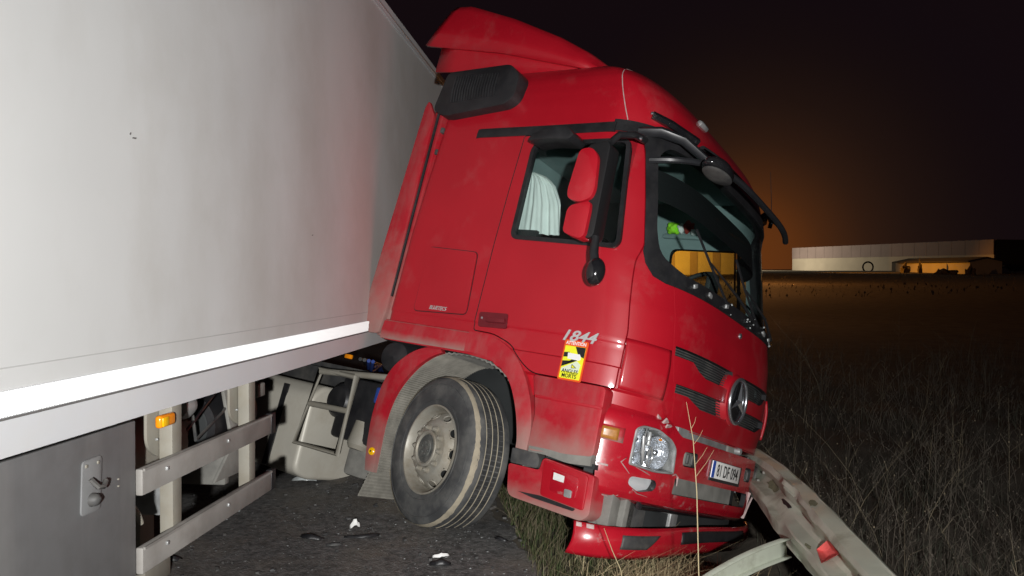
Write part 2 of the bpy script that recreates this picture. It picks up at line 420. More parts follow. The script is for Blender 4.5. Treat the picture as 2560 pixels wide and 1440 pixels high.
def ring(x0, W, xr, z, D=CD, rr=0.06, nside=22, nc=22):
    h = [(xr, 0.0), (xr, -0.4 * W), (xr, -W + rr)]
    for k in range(1, 5): a = math.pi / 2 * k / 4; h.append((xr + rr - rr * math.cos(a), -W + rr - rr * math.sin(a)))
    xs, xe = xr + rr, x0 - D
    for k in range(1, nside + 1): h.append((xs + (xe - xs) * k / nside, -W))
    for k in range(1, nc + 1):
        t = math.pi / 2 * k / nc
        fy = math.cos(t) ** (2 / PW); h.append((x0 - D + D * math.sin(t), -W * fy))
    pts = [(x, y, z) for x, y in h] + [(x, -y, z) for x, y in h[-2:0:-1]]
    return pts
def master(name, m, off=0.0, z0=0.94, z1=3.40, xr=-0.83):
    zk = sorted({round(z, 4) for z in ([k[0] for k in X0K] + [k[0] for k in WK] + list(np.arange(0.94, 3.40, 0.04))) if z0 < z < z1} | {z0, z1})
    vs_, fs = [], []; n = None
    for z in zk:
        x0, W = prof(X0K, z), prof(WK, z)
        rear = xr if z < 3.05 else xr + (z - 3.05) * 0.3
        r_ = ring(x0 + off, W + off, rear - off, z + (off if z == zk[-1] else 0), D=cdz(z))
        n = len(r_); vs_ += r_
    for i in range(len(zk) - 1):
        for k in range(n): fs.append((i * n + k, i * n + (k + 1) % n, (i + 1) * n + (k + 1) % n, (i + 1) * n + k))
    fs.append(tuple(range(n - 1, -1, -1))); fs.append(tuple(range((len(zk) - 1) * n, len(zk) * n)))
    return mk(name, vs_, fs, m)
def cutter(name, poly, axis, a, b, m):
    vs_, fs = prism_mesh(poly, axis, a, b); return mk(name, vs_, fs, m)

WIN = rounded([(0.13, 1.955), (0.958, 1.935), (0.848, 2.665), (0.10, 2.655)], [0.05, 0.06, 0.06, 0.07], 5)
DOOR = rounded([(0.0, 1.29), (0.0, 2.715), (0.80, 2.735), (0.885, 2.715), (0.920, 2.62), (1.0, 2.29), (1.062, 1.99), (1.046, 1.88), (1.060, 1.746), (1.106, 1.42), (1.104, 1.075), (0.545, 1.075), (0.45, 1.13), (0.33, 1.235), (0.17, 1.285)], [0.02, 0.02, 0.02, 0.04, 0.1, 0.1, 0.03, 0.03, 0.05, 0.02, 0.02, 0.05, 0.05, 0.05, 0.05], 4)
def grow(poly, d):
    cx, cy = sum(p[0] for p in poly) / len(poly), sum(p[1] for p in poly) / len(poly)
    out = []
    n = len(poly)
    for i in range(n):
        a, b = Vector(poly[i - 1]), Vector(poly[(i + 1) % n]); t = (b - a)
        if t.length < 1e-9: out.append(poly[i]); continue
        nrm = Vector((t.y, -t.x)).normalized()
        if nrm.dot(Vector(poly[i]) - Vector((cx, cy))) < 0 and abs(nrm.dot(Vector(poly[i]) - Vector((cx, cy)))) > 0.03: nrm = -nrm
        out.append((poly[i][0] + nrm.x * d, poly[i][1] + nrm.y * d))
    return out
def area(poly): return sum(poly[i - 1][0] * poly[i][1] - poly[i][0] * poly[i - 1][1] for i in range(len(poly))) / 2
def offset_poly(poly, d):
    s = 1 if area(poly) > 0 else -1
    n = len(poly); out = []
    for i in range(n):
        t = Vector(poly[(i + 1) % n]) - Vector(poly[i - 1])
        if t.length < 1e-9: out.append(poly[i]); continue
        t.normalize(); out.append((poly[i][0] + s * t.y * d, poly[i][1] - s * t.x * d))
    return out
HOOD = rounded([(-0.925, 1.79), (-0.895, 1.35), (-0.80, 1.02), (-0.77, 0.95), (0.77, 0.95), (0.80, 1.02), (0.895, 1.35), (0.925, 1.79)], [0.02, 0.1, 0.05, 0.03, 0.03, 0.05, 0.1, 0.02], 3)
SCREEN = rounded([(-1.030, 1.955), (-1.050, 2.12), (-1.043, 2.45), (-1.035, 2.62), (-0.96, 2.71), (0.96, 2.71), (1.035, 2.62), (1.043, 2.45), (1.050, 2.12), (1.030, 1.955), (0.85, 1.885), (-0.85, 1.885)], [0.08, 0.03, 0.1, 0.06, 0.06, 0.06, 0.06, 0.1, 0.03, 0.08, 0.3, 0.3], 4)

def inner(name, m="interior_grey"): return master(name, m, -0.055, 1.30, 3.12)
base = master("cab_shell", "red_paint", 0.0)
cav = inner("cav")
arch = cutter("arch", [(-1.2, 0.5), (-1.2, 1.128), (0.0, 1.12), (0.22, 1.10), (0.36, 1.01), (0.44, 0.90), (0.44, 0.5)], 1, -2, 2, "interior_dark")
boolean(base, [cav, arch])
front_door = dupe(base, "door"); front_hood = dupe(base, "hood")
winR = cutter("w", WIN, 1, -1.5, -1.0, "black_plastic"); winL = cutter("w", WIN, 1, 1.0, 1.5, "black_plastic")
scr = cutter("w", SCREEN, 0, 0.70, 1.6, "black_plastic")
dcut = cutter("w", offset_poly(DOOR, 0.007), 1, -1.5, -1.03, "interior_dark")
hcut = cutter("w", offset_poly(HOOD, 0.004), 0, 1.0, 1.7, "interior_dark")
boolean(base, [winL, scr, dcut, hcut])
shade(base.data, 30); base.parent = trac; base.name = "cab_body"
din = cutter("w", DOOR, 1, -1.5, -1.035, "red_paint")
boolean(front_door, [din], 'INTERSECT'); boolean(front_door, [winR]); shade(front_door.data, 30); front_door.parent = trac
hin = cutter("w", HOOD, 0, 1.0, 1.7, "red_paint")
boolean(front_hood, [hin], 'INTERSECT')
slots = []
for sg in (-1, 1):
    for top, mid, low in ((1.425, 1.365, 1.295), (1.20, 1.145, 1.095)):
        P = [(-0.885 if top > 1.3 else -0.835, top), (-0.885 if top > 1.3 else -0.835, mid), (-0.70, mid), (-0.62, low + 0.025), (-0.53, low), (-0.10, low), (-0.10, top)]
        slots.append(cutter("w", [(sg * p[0], p[1]) for p in P], 0, 1.2, 1.6, "black_plastic"))
boolean(front_hood, slots); shade(front_hood.data, 30); front_hood.parent = trac
# black windscreen surround (A pillars and cowl)
surr = master("windscreen_surround", "black_plastic", 0.007, 1.70, 2.90)
sin_ = master("w", "black_plastic", -0.030, 1.65, 2.95)
sreg = cutter("w", [(0.70, 2.825), (0.70, 2.742), (0.80, 2.742), (0.893, 2.722), (0.928, 2.625), (1.008, 2.295), (1.070, 1.99), (1.072, 1.95), (1.10, 1.875), (1.15, 1.805), (1.20, 1.785), (1.7, 1.785), (1.7, 2.825)], 1, -2, 2, "black_plastic")
boolean(surr, [sin_]); boolean(surr, [sreg], 'INTERSECT'); boolean(surr, [scr]); shade(surr.data, 30); surr.parent = trac
drop(cav, arch, winR, winL, scr, dcut, din, hcut, hin, sin_, sreg, *slots)

# glass
def grid_obj(name, fn, us, vs_, m, parent, smooth=60, thick=0.0):
    V = [fn(u, v) for v in vs_ for u in us]; n = len(us)
    Fc = [(j * n + i, j * n + i + 1, (j + 1) * n + i + 1, (j + 1) * n + i) for j in range(len(vs_) - 1) for i in range(n - 1)]
    o = mk(name, V, Fc, m, parent, smooth)
    if thick:
        md = o.modifiers.new("t", 'SOLIDIFY'); md.thickness = thick; md.offset = 0
    return o
grid_obj("windscreen", lambda u, z: (front_x(u * 1.075, z, -0.02), u * 1.075, z), list(np.linspace(-1, 1, 41)), list(np.linspace(1.86, 2.73, 14)), "window_glass", trac)
grid_obj("side_window", lambda x, z: (x, -(prof(WK, z) - 0.03), z), list(np.linspace(0.07, 0.90, 10)), list(np.linspace(1.90, 2.69, 8)), "window_glass", trac)
grid_obj("side_window", lambda x, z: (x, (prof(WK, z) - 0.03), z), list(np.linspace(0.07, 0.90, 10)), list(np.linspace(1.90, 2.69, 8)), "window_glass", trac)
# rubber frame of the door window
def side_y(z, off=0.0): return -(prof(WK, z) + off)
def side_loop(name, poly, wd, m, parent, off=0.004, deep=0.02):
    o1, o2 = offset_poly(poly, wd / 2), offset_poly(poly, -wd / 2); n = len(poly); V = []; Fc = []
    for ring_, dy in ((o1, off), (o2, off), (o2, -deep), (o1, -deep)):
        V += [(p[0], side_y(p[1], dy), p[1]) for p in ring_]
    for k in range(4):
        for i in range(n): Fc.append((k * n + i, k * n + (i + 1) % n, ((k + 1) % 4) * n + (i + 1) % n, ((k + 1) % 4) * n + i))
    return mk(name, V, Fc, m, parent, 40)
side_loop("window_frame", WIN, 0.030, "black_plastic", front_door)
front_door["label"] = "red passenger side door with number badge and warning sticker"

# drip rail strip, roof seam, panel lines
def side_strip(name, pts, h, m, parent, off=0.006, deep=0.012):
    V = []; Fc = []
    for x, z in pts:
        V += [(x, side_y(z - h / 2, off * 0.6), z - h / 2), (x, side_y(z, off), z), (x, side_y(z + h / 2, off * 0.6), z + h / 2), (x, side_y(z + h / 2, -deep), z + h / 2), (x, side_y(z - h / 2, -deep), z - h / 2)]
    for i in range(len(pts) - 1):
        for k in range(5): Fc.append((i * 5 + k, i * 5 + (k + 1) % 5, i * 5 + 5 + (k + 1) % 5, i * 5 + 5 + k))
    Fc += [tuple(range(4, -1, -1)), tuple(range(len(pts) * 5 - 5, len(pts) * 5))]
    return mk(name, V, Fc, m, parent, 40)
side_strip("drip_rail", [(-0.445, 2.748), (-0.42, 2.752), (0.2, 2.757), (0.72, 2.765)], 0.072, "black_plastic", trac, 0.010)
bm = bmesh.new()
Q = []
for z in np.linspace(2.83, 3.345, 16):
    xx = 0.775 - 0.20 * (z - 2.83) / 0.51; x0, W = prof(X0K, z), prof(WK, z)
    d = (x0 - xx) / cdz(z)
    W2 = W if d >= 1 else W * (1 - (1 - d) ** 2) ** (1 / PW) if d > 0 else 0
    Q.append((xx, -W2 - 0.0005, z))
add_tube(bm, Q, 0.0035, 6); bm_obj("roof_seam", bm, "scrape_pale", trac)
# storage flap line on the sleeper side
FLAP = rounded([(-0.575, 1.365), (-0.09, 1.385), (-0.125, 1.825), (-0.58, 1.84)], 0.035, 4)
flap = prism("storage_flap", FLAP, 1, -1.2535, -1.20, "red_paint", trac)
side_loop("flap_gap", offset_poly(FLAP, 0.004), 0.006, "black_plastic", flap, 0.0012, 0.01)
text("engine_badge", "BLUETEC5", 0.038, "badge_silver", trac, (-0.43, -1.2545, 1.388), SIDE_X, SIDE_Y, shear=0.25, ext=0.002, sx=0.9, bold=0.0012)
# body crease below the sleeper
side_strip("sill_line", [(-0.82, 1.268), (-0.02, 1.268)], 0.010, "red_paint_dusty", trac, 0.012)

# door handle, numbers, sticker
hnd = prism("door_handle", rounded([(0.035, 1.315), (0.275, 1.325), (0.262, 1.425), (0.022, 1.415)], 0.02), 1, -1.2525, -1.20, "handle_red", front_door)
prism("handle_grip", rounded([(0.10, 1.35), (0.258, 1.357), (0.252, 1.39), (0.096, 1.383)], 0.012), 1, -1.268, -1.245, "handle_red", front_door, 0.004)
box("key_lock", (0.055, -1.253, 1.375), (0.016, 0.006, 0.016), "chrome", front_door, bevel=0.003)
text("number_badge", "1844", 0.096, "number_silver", front_door, (0.70, -1.2515, 1.308), SIDE_X, (0.0, 0, 1), shear=0.32, ext=0.003, sx=1.30, bold=0.0015)
stk = empty("warning_sticker", (0.828, -1.2535, 1.188)); stk.parent = trac
stk["label"] = "blind spot warning sticker reading ATTENTION ANGLES MORTS"
def flat_poly(name, poly, lay, m, parent):
    return prism(name, poly, 1, -0.0008 * lay, 0.004 - 0.0008 * lay, m, parent)
flat_poly("sticker_base", rounded([(-0.085, -0.125), (0.085, -0.125), (0.085, 0.125), (-0.085, 0.125)], 0.012), 1, "sticker_orange", stk)
flat_poly("print_yellow", rounded([(-0.074, -0.114), (0.074, -0.114), (0.074, 0.088), (-0.074, 0.088)], 0.004), 2, "sticker_yellow", stk)
flat_poly("print_black", [(0.0, 0.087), (0.073, 0.087), (0.073, 0.022), (0.03, 0.035)], 3, "ink_black", stk)
flat_poly("print_black", [(-0.073, 0.045), (-0.035, 0.05), (-0.035, 0.020), (-0.073, 0.016)], 3, "ink_black", stk)
flat_poly("print_black", [(-0.073, -0.008), (0.03, 0.002), (0.02, 0.012), (-0.01, 0.006), (-0.073, -0.045)], 3, "ink_black", stk)
flat_poly("print_pale", [(-0.07, -0.055), (0.03, 0.0), (0.06, -0.02), (0.055, -0.07), (-0.07, -0.07)], 3, "sticker_pale", stk)
flat_poly("print_truck", [(-0.045, 0.045), (0.022, 0.042), (0.040, 0.044), (0.052, 0.028), (0.052, 0.010), (0.040, 0.004), (-0.040, 0.008)], 4, "sticker_white", stk)
flat_poly("print_triangle", [(0.0, -0.022), (0.0, -0.048), (0.038, -0.044)], 5, "ink_black", stk)
flat_poly("print_triangle", [(0.004, -0.028), (0.004, -0.044), (0.028, -0.0425)], 6, "sticker_yellow", stk)
text("sticker_text", "ATTENTION", 0.030, "sticker_white", stk, (0, -0.0030, 0.096), SIDE_X, SIDE_Y, ext=0.0005, align='CENTER', sx=0.86, bold=0.0006)
text("sticker_text", "ANGLES", 0.034, "ink_black", stk, (-0.003, -0.0046, -0.080), SIDE_X, SIDE_Y, ext=0.0005, align='CENTER', sx=0.95, bold=0.0005)
text("sticker_text", "MORTS", 0.034, "ink_black", stk, (-0.003, -0.0046, -0.108), SIDE_X, SIDE_Y, ext=0.0005, align='CENTER', sx=0.95, bold=0.0005)

# wheel arch lip, mudguard, flap
def arc_band(name, inner_, outer_, y0, y1, m, parent, n=24):
    def res(P):
        P = [Vector(p) for p in P]; L = [0]
        for a, b in zip(P[:-1], P[1:]): L.append(L[-1] + (b - a).length)
        return [(np.interp(t * L[-1], L, [p.x for p in P]), np.interp(t * L[-1], L, [p.y for p in P])) for t in np.linspace(0, 1, n)]
    A, B = res(inner_), res(outer_); V = []; Fc = []
    for a, b in zip(A, B):
        mid = ((a[0] + b[0]) / 2, (a[1] + b[1]) / 2)
        V += [(a[0], y0 + 0.005, a[1]), (mid[0], y0, mid[1]), (b[0], y0 + 0.010, b[1]), (b[0], y1, b[1]), (a[0], y1, a[1])]
    for i in range(n - 1):
        for k in range(5): Fc.append((i * 5 + k, i * 5 + (k + 1) % 5, i * 5 + 5 + (k + 1) % 5, i * 5 + 5 + k))
    Fc += [(4, 3, 2, 1, 0), tuple(range(n * 5 - 5, n * 5))]
    return mk(name, V, Fc, m, parent, 40)
def smooth_path(P, k=3):
    P = [Vector(p) for p in P]
    for _ in range(k):
        Q = [P[0]]
        for a, b in zip(P[:-1], P[1:]): Q += [a * 0.75 + b * 0.25, a * 0.25 + b * 0.75]
        P = Q + [P[-1]]
    return P
arc_band("wheel_arch_lip", smooth_path([(-0.02, 1.135), (0.2, 1.125), (0.385, 1.03), (0.50, 0.84), (0.56, 0.66), (0.565, 0.60)]), smooth_path([(-0.02, 1.27), (0.17, 1.275), (0.40, 1.18), (0.56, 0.98), (0.645, 0.76), (0.645, 0.60)]), -1.268, -1.19, "red_paint_dusty", trac, 40)
arc_band("sill_panel", [(-0.835, 1.13), (-0.02, 1.135)], [(-0.835, 1.262), (-0.02, 1.262)], -1.256, -1.20, "red_paint_dusty", trac, 6)
# mudguard behind the wheel: red outer flange plus grey spray liner
mg_out = smooth_path([(-0.66, 0.20), (-0.70, 0.34), (-0.735, 0.62), (-0.69, 0.90), (-0.53, 1.06), (-0.38, 1.125), (-0.25, 1.13)])
mg_in = smooth_path([(-0.57, 0.20), (-0.585, 0.38), (-0.60, 0.58), (-0.56, 0.78), (-0.44, 0.96), (-0.32, 1.06), (-0.22, 1.10)])
mud = arc_band("mudguard", mg_in, mg_out, -1.245, -1.20, "red_paint_dusty", trac, 40)
def liner(name, path, y0, y1, m, parent, ribs=90, amp=0.006):
    path = [Vector(p) for p in path]; L = [0]
    for a, b in zip(path[:-1], path[1:]): L.append(L[-1] + (b - a).length)
    V = []; Fc = []; n = ribs * 2
    for i in range(n):
        t = L[-1] * i / (n - 1); x, z = np.interp(t, L, [p.x for p in path]), np.interp(t, L, [p.y for p in path])
        c = Vector((0.0, 0.5)); d = (Vector((x, z)) - c).normalized() * (amp if i % 2 else 0.0)
        V += [(x - d.x, y0, z - d.y), (x - d.x, y1, z - d.y)]
    for i in range(n - 1): Fc.append((2 * i, 2 * i + 1, 2 * i + 3, 2 * i + 2))
    o = mk(name, V, Fc, m, parent)
    md = o.modifiers.new("t", 'SOLIDIFY'); md.thickness = 0.012; md.offset = 1
    return o
liner("spray_liner", mg_in, -1.205, -0.72, "mud_grey", mud, 60, 0.006)
inner_arch = smooth_path([(-0.25, 1.10), (0.0, 1.13), (0.30, 1.06), (0.50, 0.86), (0.60, 0.62), (0.60, 0.35)])
liner("wheel_housing", inner_arch, -1.19, -0.70, "dusty_grey", trac, 30, 0.010)
fpath = [(-0.60, 0.215), (-0.625, 0.12), (-0.655, 0.015)]
mf = liner("mud_flap", fpath, -1.235, -0.86, "mud_grey", trac, 9, 0.008)
# round amber reflector on the mudguard
bm = bmesh.new(); rr = add_lathe(bm, [(0.0005, -0.010), (0.022, -0.009), (0.027, -0.004), (0.028, 0.004)], 24)
o = bm_obj("side_reflector", bm, "orange_reflector", trac); o.location = (-0.628, -1.247, 0.335)
box("reflector_screw", (-0.628, -1.259, 0.335), (0.008, 0.006, 0.012), "ink_black", o).location = (0.628, 1.247, -0.335)

# step panels in front of the wheel
sp = prism("step_panel", rounded([(0.575, 1.062), (1.098, 1.062), (1.106, 0.655), (0.648, 0.60), (0.648, 0.84), (0.60, 0.98)], [0.02, 0.03, 0.03, 0.05, 0.05, 0.05]), 1, -1.262, -1.16, "red_paint_dusty", trac, 0.008)
prism("step_panel_crease", rounded([(0.62, 0.925), (1.10, 0.930), (1.10, 0.948), (0.62, 0.943)], 0.006), 1, -1.2665, -1.20, "red_paint", sp, 0.003)
lp = prism("lower_step_box", rounded([(0.52, 0.50), (0.75, 0.505), (0.76, 0.585), (1.13, 0.55), (1.145, 0.33), (1.10, 0.285), (0.56, 0.31)], [0.02, 0.02, 0.03, 0.02, 0.02, 0.03, 0.05]), 1, -1.235, -0.85, "red_paint_dusty", trac, 0.008)
prism("recess_plate", rounded([(0.775, 0.575), (1.095, 0.545), (1.105, 0.345), (0.80, 0.365)], 0.02), 1, -1.246, -1.20, "red_paint", lp, 0.005)
prism("recess_plate_inner", rounded([(0.85, 0.535), (1.04, 0.52), (1.045, 0.395), (0.862, 0.405)], 0.015), 1, -1.253, -1.24, "red_paint_scraped", lp, 0.004)
prism("step_slot", rounded([(0.64, 0.352), (0.80, 0.362), (1.05, 0.345), (1.04, 0.328), (0.75, 0.338)], 0.006), 1, -1.2465, -1.22, "black_plastic", lp)
prism("paper_label", [(0.868, 0.515), (0.945, 0.508), (0.948, 0.470), (0.872, 0.474)], 1, -1.2545, -1.25, "curtain_cloth", lp)
prism("broken_clip", rounded([(0.965, 0.44), (1.015, 0.44), (1.02, 0.395), (0.97, 0.395)], 0.01), 1, -1.262, -1.25, "bare_metal", lp, 0.003)
prism("foot_step", rounded([(0.52, 0.595), (0.70, 0.605), (0.735, 0.57), (0.735, 0.51), (0.53, 0.505)], [0.01, 0.03, 0.03, 0.02, 0.01]), 1, -1.232, -0.95, "grey_plastic", lp, 0.006)
box("step_tread", (0.95, -1.12, 0.60), (0.34, 0.24, 0.03), "interior_dark", lp)
sill = [(0.655, 0.612), (0.70, 0.617), (0.90, 0.615), (1.10, 0.645)]
arc_band("step_sill", [(0.66, 0.598), (0.78, 0.60), (0.95, 0.585), (1.10, 0.60)], [(0.66, 0.655), (0.80, 0.662), (0.95, 0.660), (1.10, 0.672)], -1.264, -1.15, "dusty_grey", sp, 12)

# ------------------------------------------------------------------ corner deflector, bumper, lights
BK = [(0.440, -0.045), (0.465, 0.0), (0.50, 0.018), (0.60, 0.028), (0.90, 0.030), (0.945, 0.016), (0.985, -0.012), (1.035, -0.040)]
def bump_shell(name, off, m, zt=None):
    vs_, fs = [], []; n = 0
    KK = [(z, o) for z, o in BK]
    zs = sorted({z for z, _ in KK} | set(np.round(np.arange(0.48, 1.03, 0.03), 3)))
    if off < 0: zs = [0.40] + zs + [1.10]
    for z in zs:
        e = float(np.interp(z, [k[0] for k in KK], [k[1] for k in KK])) + off
        r_ = ring(1.385 + e, 1.235 + e, 0.3, z, nside=10); n = len(r_); vs_ += r_
    for i in range(len(zs) - 1):
        for k in range(n): fs.append((i * n + k, i * n + (k + 1) % n, (i + 1) * n + (k + 1) % n, (i + 1) * n + k))
    fs.append(tuple(range(n - 1, -1, -1))); fs.append(tuple(range((len(zs) - 1) * n, len(zs) * n)))
    return mk(name, vs_, fs, m)
def bump_x(y, z, off=0.0):
    e = float(np.interp(z, [k[0] for k in BK], [k[1] for k in BK])) + off
    return plan_x(1.385 + e, 1.235 + e, y)
bumper = bump_shell("bumper", 0.0, "red_paint_scraped")
HEAD = rounded([(-1.075, 0.875), (-1.035, 0.905), (-0.93, 0.905), (-0.80, 0.862), (-0.745, 0.815), (-0.728, 0.662), (-0.90, 0.648), (-1.075, 0.660)], [0.02, 0.02, 0.03, 0.03, 0.025, 0.015, 0.02, 0.015], 3)
FOG = rounded([(-1.05, 0.598), (-0.88, 0.606), (-0.855, 0.578), (-0.868, 0.542), (-0.975, 0.516), (-1.05, 0.55)], 0.02, 3)
def mir(P): return [(-a, b) for a, b in P]
cuts = [bump_shell("w", -0.035, "interior_dark"),
        cutter("w", [(0.2, 0.3), (0.2, 1.2), (1.085, 1.2), (1.115, 0.3)], 1, -2, 2, "red_paint_scraped"),
        cutter("w", rounded([(-0.80, 1.3), (-0.80, 0.97), (-0.72, 0.895), (0.72, 0.895), (0.80, 0.97), (0.80, 1.3)], 0.03), 0, 0.9, 1.7, "red_paint_scraped"),
        cutter("w", HEAD, 0, 0.9, 1.7, "black_plastic"), cutter("w", mir(HEAD), 0, 0.9, 1.7, "black_plastic"),
        cutter("w", FOG, 0, 0.9, 1.7, "black_plastic"), cutter("w", mir(FOG), 0, 0.9, 1.7, "black_plastic"),
        cutter("w", rounded([(-0.70, 0.648), (0.55, 0.648), (0.55, 0.545), (-0.70, 0.545)], 0.02), 0, 0.9, 1.7, "black_plastic"),
        cutter("w", rounded([(-0.655, 0.815), (-0.475, 0.825), (-0.475, 0.730), (-0.65, 0.725)], 0.03), 0, 0.9, 1.7, "black_plastic"),
        cutter("w", rounded([(0.40, 0.83), (0.56, 0.83), (0.56, 0.73), (0.40, 0.73)], 0.03), 0, 0.9, 1.7, "black_plastic"),
        cutter("w", [(0.58, 0.30), (0.64, 0.66), (0.585, 0.70), (0.66, 0.79), (0.63, 1.2), (2, 1.2), (2, 0.3)], 0, 0.9, 1.7, "scrape_pale")]
boolean(bumper, cuts); drop(*cuts); shade(bumper.data, 32); bumper.parent = trac
bumper["label"] = "smashed red front bumper with cracked headlight cutouts"
# dark backing, radiator slat, crossbar
grid_obj("engine_bay", lambda y, z: (bump_x(y, 0.7, -0.12), y, z), list(np.linspace(-1.1, 1.1, 21)), [0.30, 0.7, 1.0], "interior_dark", trac)
grid_obj("grille_backing", lambda y, z: (front_x(y, z, -0.075), y, z), list(np.linspace(-0.9, 0.9, 21)), [1.0, 1.25, 1.5], "interior_dark", trac)
# horizontal mesh bars in the two upper grille slots
for zz in np.arange(1.085, 1.425, 0.0165):
    if 1.205 < zz < 1.285: continue
    bm = bmesh.new(); add_tube(bm, [(front_x(y, zz, -0.032), y, zz) for y in np.linspace(-0.88, 0.88, 25)], 0.0042, 5); bm_obj("grille_bar", bm, "grey_plastic", front_hood)
box("cross_member", (1.335, -0.32, 0.915), (0.05, 0.84, 0.075), "bare_metal", trac, bevel=0.006)
box("cross_member_end", (1.33, 0.27, 0.915), (0.06, 0.26, 0.07), "dusty_grey", trac, bevel=0.02)
bm = bmesh.new(); add_lathe(bm, [(0.0005, -0.02), (0.022, -0.02), (0.026, 0.0), (0.026, 0.03)], 16); o = bm_obj("tow_cap", bm, "bare_metal", trac); o.location = (1.38, 0.28, 0.925); o.rotation_euler = (0, 0, R(90))
box("radiator", (1.315, -0.13, 0.595), (0.03, 1.1, 0.14), "dusty_grey", trac)
for sy in (-0.565, 0.48):
    box("tow_eye_cover", (1.372, sy, 0.775), (0.03, 0.14, 0.085), "dusty_grey", trac, bevel=0.014, seg=3)
    for dy in (-0.035, 0.035): box("tow_eye_rib", (1.392, sy + dy, 0.775), (0.02, 0.028, 0.065), "grey_plastic", trac, bevel=0.009, seg=3)
# corner side deflector between door and hood
def corner_patch(name, fn, us, vs_, m, parent, th=0.02):
    o = grid_obj(name, fn, us, vs_, m, parent, 50); md = o.modifiers.new("t", 'SOLIDIFY'); md.thickness = th; md.offset = -1; return o
for sg in (-1, 1):
    def cfn(t, z, sg=sg):
        x0, W = prof(X0K, z) + 0.012, prof(WK, 1.5) + 0.012
        a = t; fy = math.cos(a) ** (2 / PW); bul = 0.012 * math.sin((z - 1.075) / 0.31 * math.pi)
        ta = math.pi / 2
        return (x0 - CD + CD * math.sin(a) + bul * math.sin(a), sg * (W * fy + bul * math.cos(a)), z)
    corner_patch("corner_deflector", cfn, list(np.linspace(0.46, 0.94, 16)), list(np.linspace(1.075, 1.385, 12)), "red_paint", trac)
# headlights
def headlight(sg):
    P = HEAD if sg < 0 else mir(HEAD)
    cy = sg * 0.965; cz = 0.78
    hr_ = random.Random(5)
    hl = grid_obj("headlight", lambda y, z: (bump_x(sg * y, z, -0.075 + hr_.uniform(-0.022, 0.022)), sg * y, z), list(np.linspace(0.72, 1.11, 15)), list(np.linspace(0.635, 0.92, 12)), "reflector_bowl", trac, None)
    # bezel following the opening
    V = []; Fc = []; n = len(P)
    for ins, off in ((0.0, -0.004), (-0.003, 0.004), (-0.012, 0.003), (-0.020, -0.055)):
        V += [(bump_x(p[0], p[1], off), p[0], p[1]) for p in offset_poly(P, ins)]
    for k in range(3):
        for i in range(n): Fc.append((k * n + i, k * n + (i + 1) % n, (k + 1) * n + (i + 1) % n, (k + 1) * n + i))
    mk("headlight_bezel", V, Fc, "grey_plastic" if sg > 0 else "bare_metal", hl, 40)
    for yy, zz, r0 in ((0.995, 0.815, 0.080), (0.845, 0.765, 0.095), (0.985, 0.705, 0.052)):
        bm = bmesh.new(); add_lathe(bm, [(0.004, 0.0), (r0 * 0.5, 0.012), (r0 * 0.8, 0.035), (r0, 0.075), (r0 + 0.006, 0.075)], 28)
        o = bm_obj("reflector_bowl", bm, "reflector_bowl", hl)
        o.location = (bump_x(yy, zz, -0.088), sg * yy, zz); o.rotation_euler = (0, 0, R(-90 + (-24 if sg < 0 else 24)))
        bm = bmesh.new(); bmesh.ops.create_uvsphere(bm, u_segments=14, v_segments=8, radius=r0 * 0.26); o2 = bm_obj("bulb", bm, "chrome", hl); o2.location = (bump_x(yy, zz, -0.055), sg * yy, zz)
    # chrome blade between the bowls
    tube("trim_blade", [(bump_x(0.98, 0.895, -0.02), sg * 0.98, 0.893), (bump_x(1.0, 0.84, -0.012), sg * 1.005, 0.84), (bump_x(0.99, 0.75, -0.012), sg * 0.995, 0.75), (bump_x(0.95, 0.675, -0.03), sg * 0.955, 0.675)], [0.006, 0.012, 0.013, 0.005], "badge_silver", hl, 8)
    bm = bmesh.new(); add_tube(bm, [(bump_x(0.89, z, -0.045), sg * (0.89 + 0.035 * math.cos((z - 0.73) * 26)), z) for z in np.linspace(0.672, 0.79, 12)], 0.007, 6); bm_obj("trim_arc", bm, "badge_silver", hl)
    bm = bmesh.new(); add_tube(bm, [(bump_x(0.89, z, -0.045), sg * (0.89 - 0.035 * math.cos((z - 0.73) * 26)), z) for z in np.linspace(0.672, 0.79, 12)], 0.007, 6); bm_obj("trim_arc", bm, "badge_silver", hl)
    box("lamp_divider", (bump_x(0.915, 0.83, -0.05), sg * 0.915, 0.835), (0.03, 0.05, 0.09), "badge_silver", hl, rot=Matrix.Rotation(R(24), 3, 'Z'), bevel=0.012)
    box("turn_bulb", (bump_x(0.84, 0.855, -0.04), sg * 0.84, 0.848), (0.02, 0.022, 0.016), "orange_lens", hl, bevel=0.006)
    V = [(bump_x(p[0], p[1], -0.006), p[0], p[1]) for p in offset_poly(P, -0.02)]
    mk("headlight_lens", V, [tuple(range(len(V)))], "lens_clear", hl)
    return hl
headlight(-1); headlight(1)
def fog(sg):
    fo = grid_obj("fog_lamp", lambda y, z: (bump_x(sg * y, z, -0.035 + 0.02 * ((z - 0.56) / 0.05) ** 2), sg * y, z), list(np.linspace(0.84, 1.07, 9)), list(np.linspace(0.505, 0.615, 8)), "fog_silver", trac)
    P = FOG if sg < 0 else mir(FOG)
    V = [(bump_x(p[0], p[1], -0.010), p[0], p[1]) for p in offset_poly(P, -0.004)]
    mk("fog_lens", V, [tuple(range(len(V)))], "lens_clear", fo)
fog(-1); fog(1)
